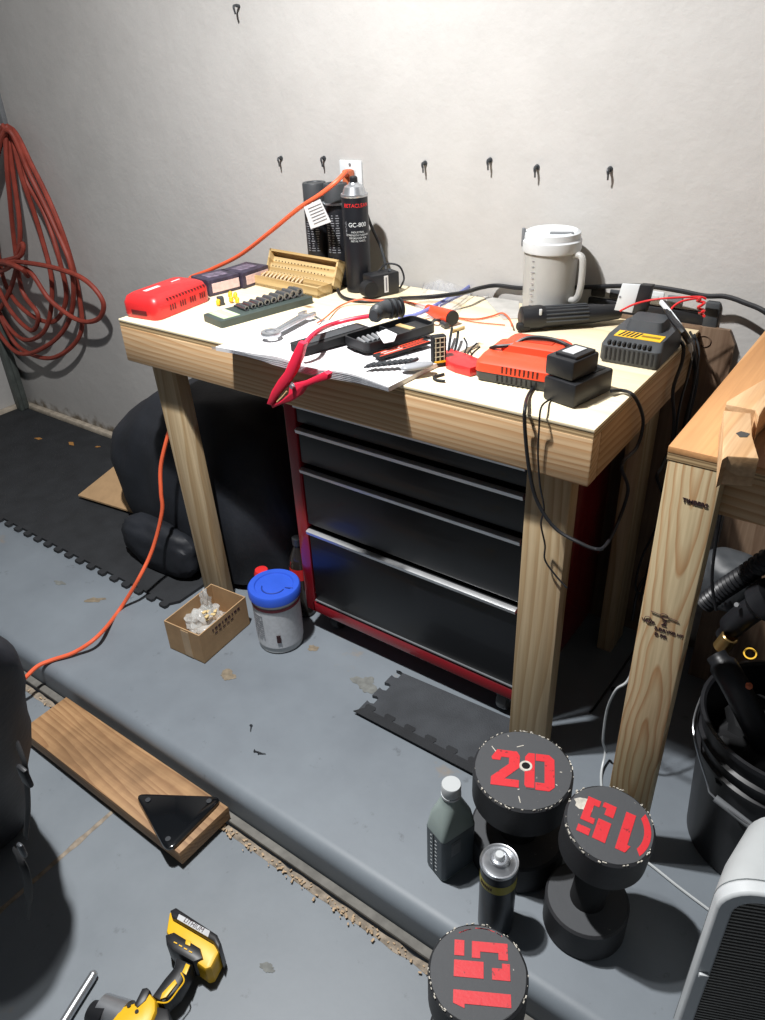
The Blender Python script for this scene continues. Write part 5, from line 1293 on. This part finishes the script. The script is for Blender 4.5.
# power strip and plugs at the back right
o, L = place('power_strip', 'black power strip along the wall behind the dark charger', 'power strip', (586, 311), (704, 329))
L2 = L
m = MB(); m.box((L/2, .018, .017), (L, .034, .032), .005); LB(m, 'strip_body', 'black', o)
for k in range(5): 
    m = MB(); m.box((.03+k*(L-.06)/4, .018, .0333), (.024, .022, .0016), .0006); LB(m, 'outlet_face', 'grey', o)
TM = MW[o.name]
def plug(label, x_, w, d, h, mm, nm='plug_adapter', rz=0, z=.0345, y_=.018, cat='plug'):
    oo = thing(nm, label, cat, TM @ Vector((x_, y_, z)), o.rotation_euler.z + rz); m = MB(); m.box((0, 0, h/2), (w, d, h), .004); LB(m, 'plug_body', mm, oo); return oo
pp = plug('black plug in the power strip right behind the jug handle', .022, .034, .030, .026, 'black')
pp = plug('squat grey black plug in the power strip beside the white card', .064, .030, .028, .022, 'grey')
pp = plug('white plug in the middle of the power strip', .150, .044, .026, .030, 'white')
m = MB(); m.box((.0, -.0135, .015), (.022, .002, .012), .001); LB(m, 'plug_face', 'cream', pp)
pp = plug('grey plug in the power strip wrapped by red twine', .196, .034, .028, .026, 'mgrey')
oo = thing('end_adapter', 'tall dark adapter at the right end of the power strip', 'adapter', P(711, 329, z=Z0), o.rotation_euler.z); m = MB(); m.box((-.004, .012, .030), (.030, .040, .058), .004); LB(m, 'adapter_body', 'grey', oo)
m = MB(); m.box((-.004, .012, .0592), (.022, .026, .001)); LB(m, 'adapter_face', 'black', oo)
# white card phone on black stand
c0 = P(623, 312, y=1.575)
oo = thing('white_device', 'white rectangular device leaning on a black plug beside the jug handle', 'device', c0)
m = vprism([(622, 284), (640, 285), (632, 313), (614, 310)], 1.572, 1.579, .001); m.build('device_front', M['white'], oo)
m = vprism([(640, 285), (652, 286), (645, 313), (632, 313)], 1.573, 1.592, .001); m.build('device_back', M['black'], oo)
m = MB(); q = P(620, 297, y=1.571); m.cyl(q, q+Vector((0, .001, 0)), .0025, n=12); m.build('camera_dot', M['ink'], oo)
# red twine
m = MB(); m.tube([P(620, 311, z=TZ+.052), P(635, 304, y=1.56), P(655, 299.5, y=1.56), P(680, 297.5, y=1.575), P(700, 297, y=1.59), P(706, 299, y=1.595)], .0022, n=7)
m.tube([P(667, 316, y=1.53), P(673, 307, y=1.55), P(683, 301, y=1.56), P(700, 298, y=1.585)], .0022, n=7)
tw = thing('red_wire_bundle', 'red wires knotted in front of the tall adapter', 'wires', P(700, 310, z=Z0))
m.build('wire_run', M['red'], tw)
m = MB(); random.seed(4)
pts = [P(700+random.uniform(-3, 5), 298+k*1.5, y=1.575+random.uniform(-.012, .012)) for k in range(13)]; m.tube(pts, .0030, n=6); m.build('knot', M['red'], tw)
# cables dropping off the right side of the bench
def drop(pts, r, mm, label, nm='hanging_cable', cat='cable', grp=None):
    pts = [Vector((p[0], min(p[1], 1.655), p[2])) for p in pts]
    m = MB(); m.tube(pts, r, n=8); return tag(m.build(nm, M[mm]), label, cat, grp)
XS = XR+.012
drop([P(664, 303, y=1.56), P(672, 318, y=1.50), P(685, 335, y=1.45), P(694, 355, x=XS), P(699, 380, x=XS+.004), P(701, 405, x=XS), P(700, 440, x=XS), P(696, 500, x=XS), P(688, 560, x=XS), P(680, 640, x=XS), (XS, 1.42, .008)], .0065, 'black', 'thickest black cable hanging down between the two workbenches')
drop([P(676, 338, z=Z0+.012), P(683, 345, x=XS-.006), P(682, 362, x=XS-.002), P(673, 390, x=XS), P(674, 420, x=XS), P(671, 445, x=XS), P(662, 466, x=XS), P(657, 478, x=XS), P(664, 500, x=XS), P(668, 530, x=XS), P(660, 560, x=XS), P(640, 585, x=XS), P(632, 620, x=XS)], .0038, 'black', 'black cable hanging closest to the dark charger down the bench side')
drop([P(690, 332, z=Z0+.008), P(694, 345, x=XS), P(688, 375, x=XS+.002), P(681, 400, x=XS), P(676, 430, x=XS), P(672, 480, x=XS), P(655, 540, x=XS), P(640, 600, x=XS)], .0028, 'black', 'thin black cable hanging to the left of the thickest one')
drop([P(694, 334, z=Z0+.010), P(699, 352, x=XS+.010), P(694, 385, x=XS+.012), P(687, 420, x=XS+.010), P(680, 470, x=XS+.008), P(668, 540, x=XS+.008)], .0022, 'grey', 'thin grey cable hanging beside the thickest black one')
m = MB(); m.tube([P(661, 302, y=1.55), P(672, 315, y=1.51), P(684, 332, y=1.46), P(690, 345, x=XS+.016), P(692, 360, x=XS+.018)], [.0052, .0052, .0050, .0045, .0008], n=8, flat=.75); tag(m.build('white_strap', M['white']), 'white pointed plastic strap hanging from the power strip over the bench side', 'strap')
drop([P(611, 391, z=Z0+.010), P(622, 390.5, z=Z0+.006), P(633, 395, z=Z0+.005), P(641, 410, x=XS+.002), P(643, 425, x=XS), P(637, 447, x=XS), P(622, 465, x=XS), P(628, 490, x=XS), P(618, 522, x=XS), P(606, 545, y=1.10), P(596, 549, y=1.09), P(580, 543, y=1.085), P(555, 528, y=1.085), P(537, 501, y=1.085), P(529, 468, y=1.083), P(525, 430, y=1.083), P(525, 408, y=1.084), P(529, 394, z=Z0+.004), P(539, 381, z=Z0+.005), P(545, 373, z=Z0+.020)], .0034, 'black', 'black cable looping over the front right corner of the workbench')
drop([P(556, 396, z=Z0+.006), P(549, 400, z=Z0+.004), P(541, 408, y=1.084), P(539, 430, y=1.084), P(538, 455, y=1.085), P(540, 485, y=1.085), P(544, 508, y=1.085), P(541, 524, y=1.10), P(545, 545, y=1.12), P(545, 560, y=1.12), P(556, 576, y=1.12), P(567, 588, y=1.12)], .0018, 'black', 'thin black wire hanging down the front of the right bench leg')
drop([P(722, 505, y=1.06), P(716, 540, y=1.10), P(712, 580, y=1.12), P(716, 610, y=1.13)], .0028, 'black', 'black wire hanging behind the leg of the right workbench')
drop([P(673, 486, x=XS+.03), P(655, 530, x=XS+.02), P(641, 560, x=XS+.01), P(636, 590, x=XS+.01), P(650, 600, x=XS+.02), P(640, 640, x=XS+.01), P(600, 700, z=.01), P(590, 712, z=.006)], .0026, 'blackm', 'loose black wire curling down to the floor in the shadow between the benches')
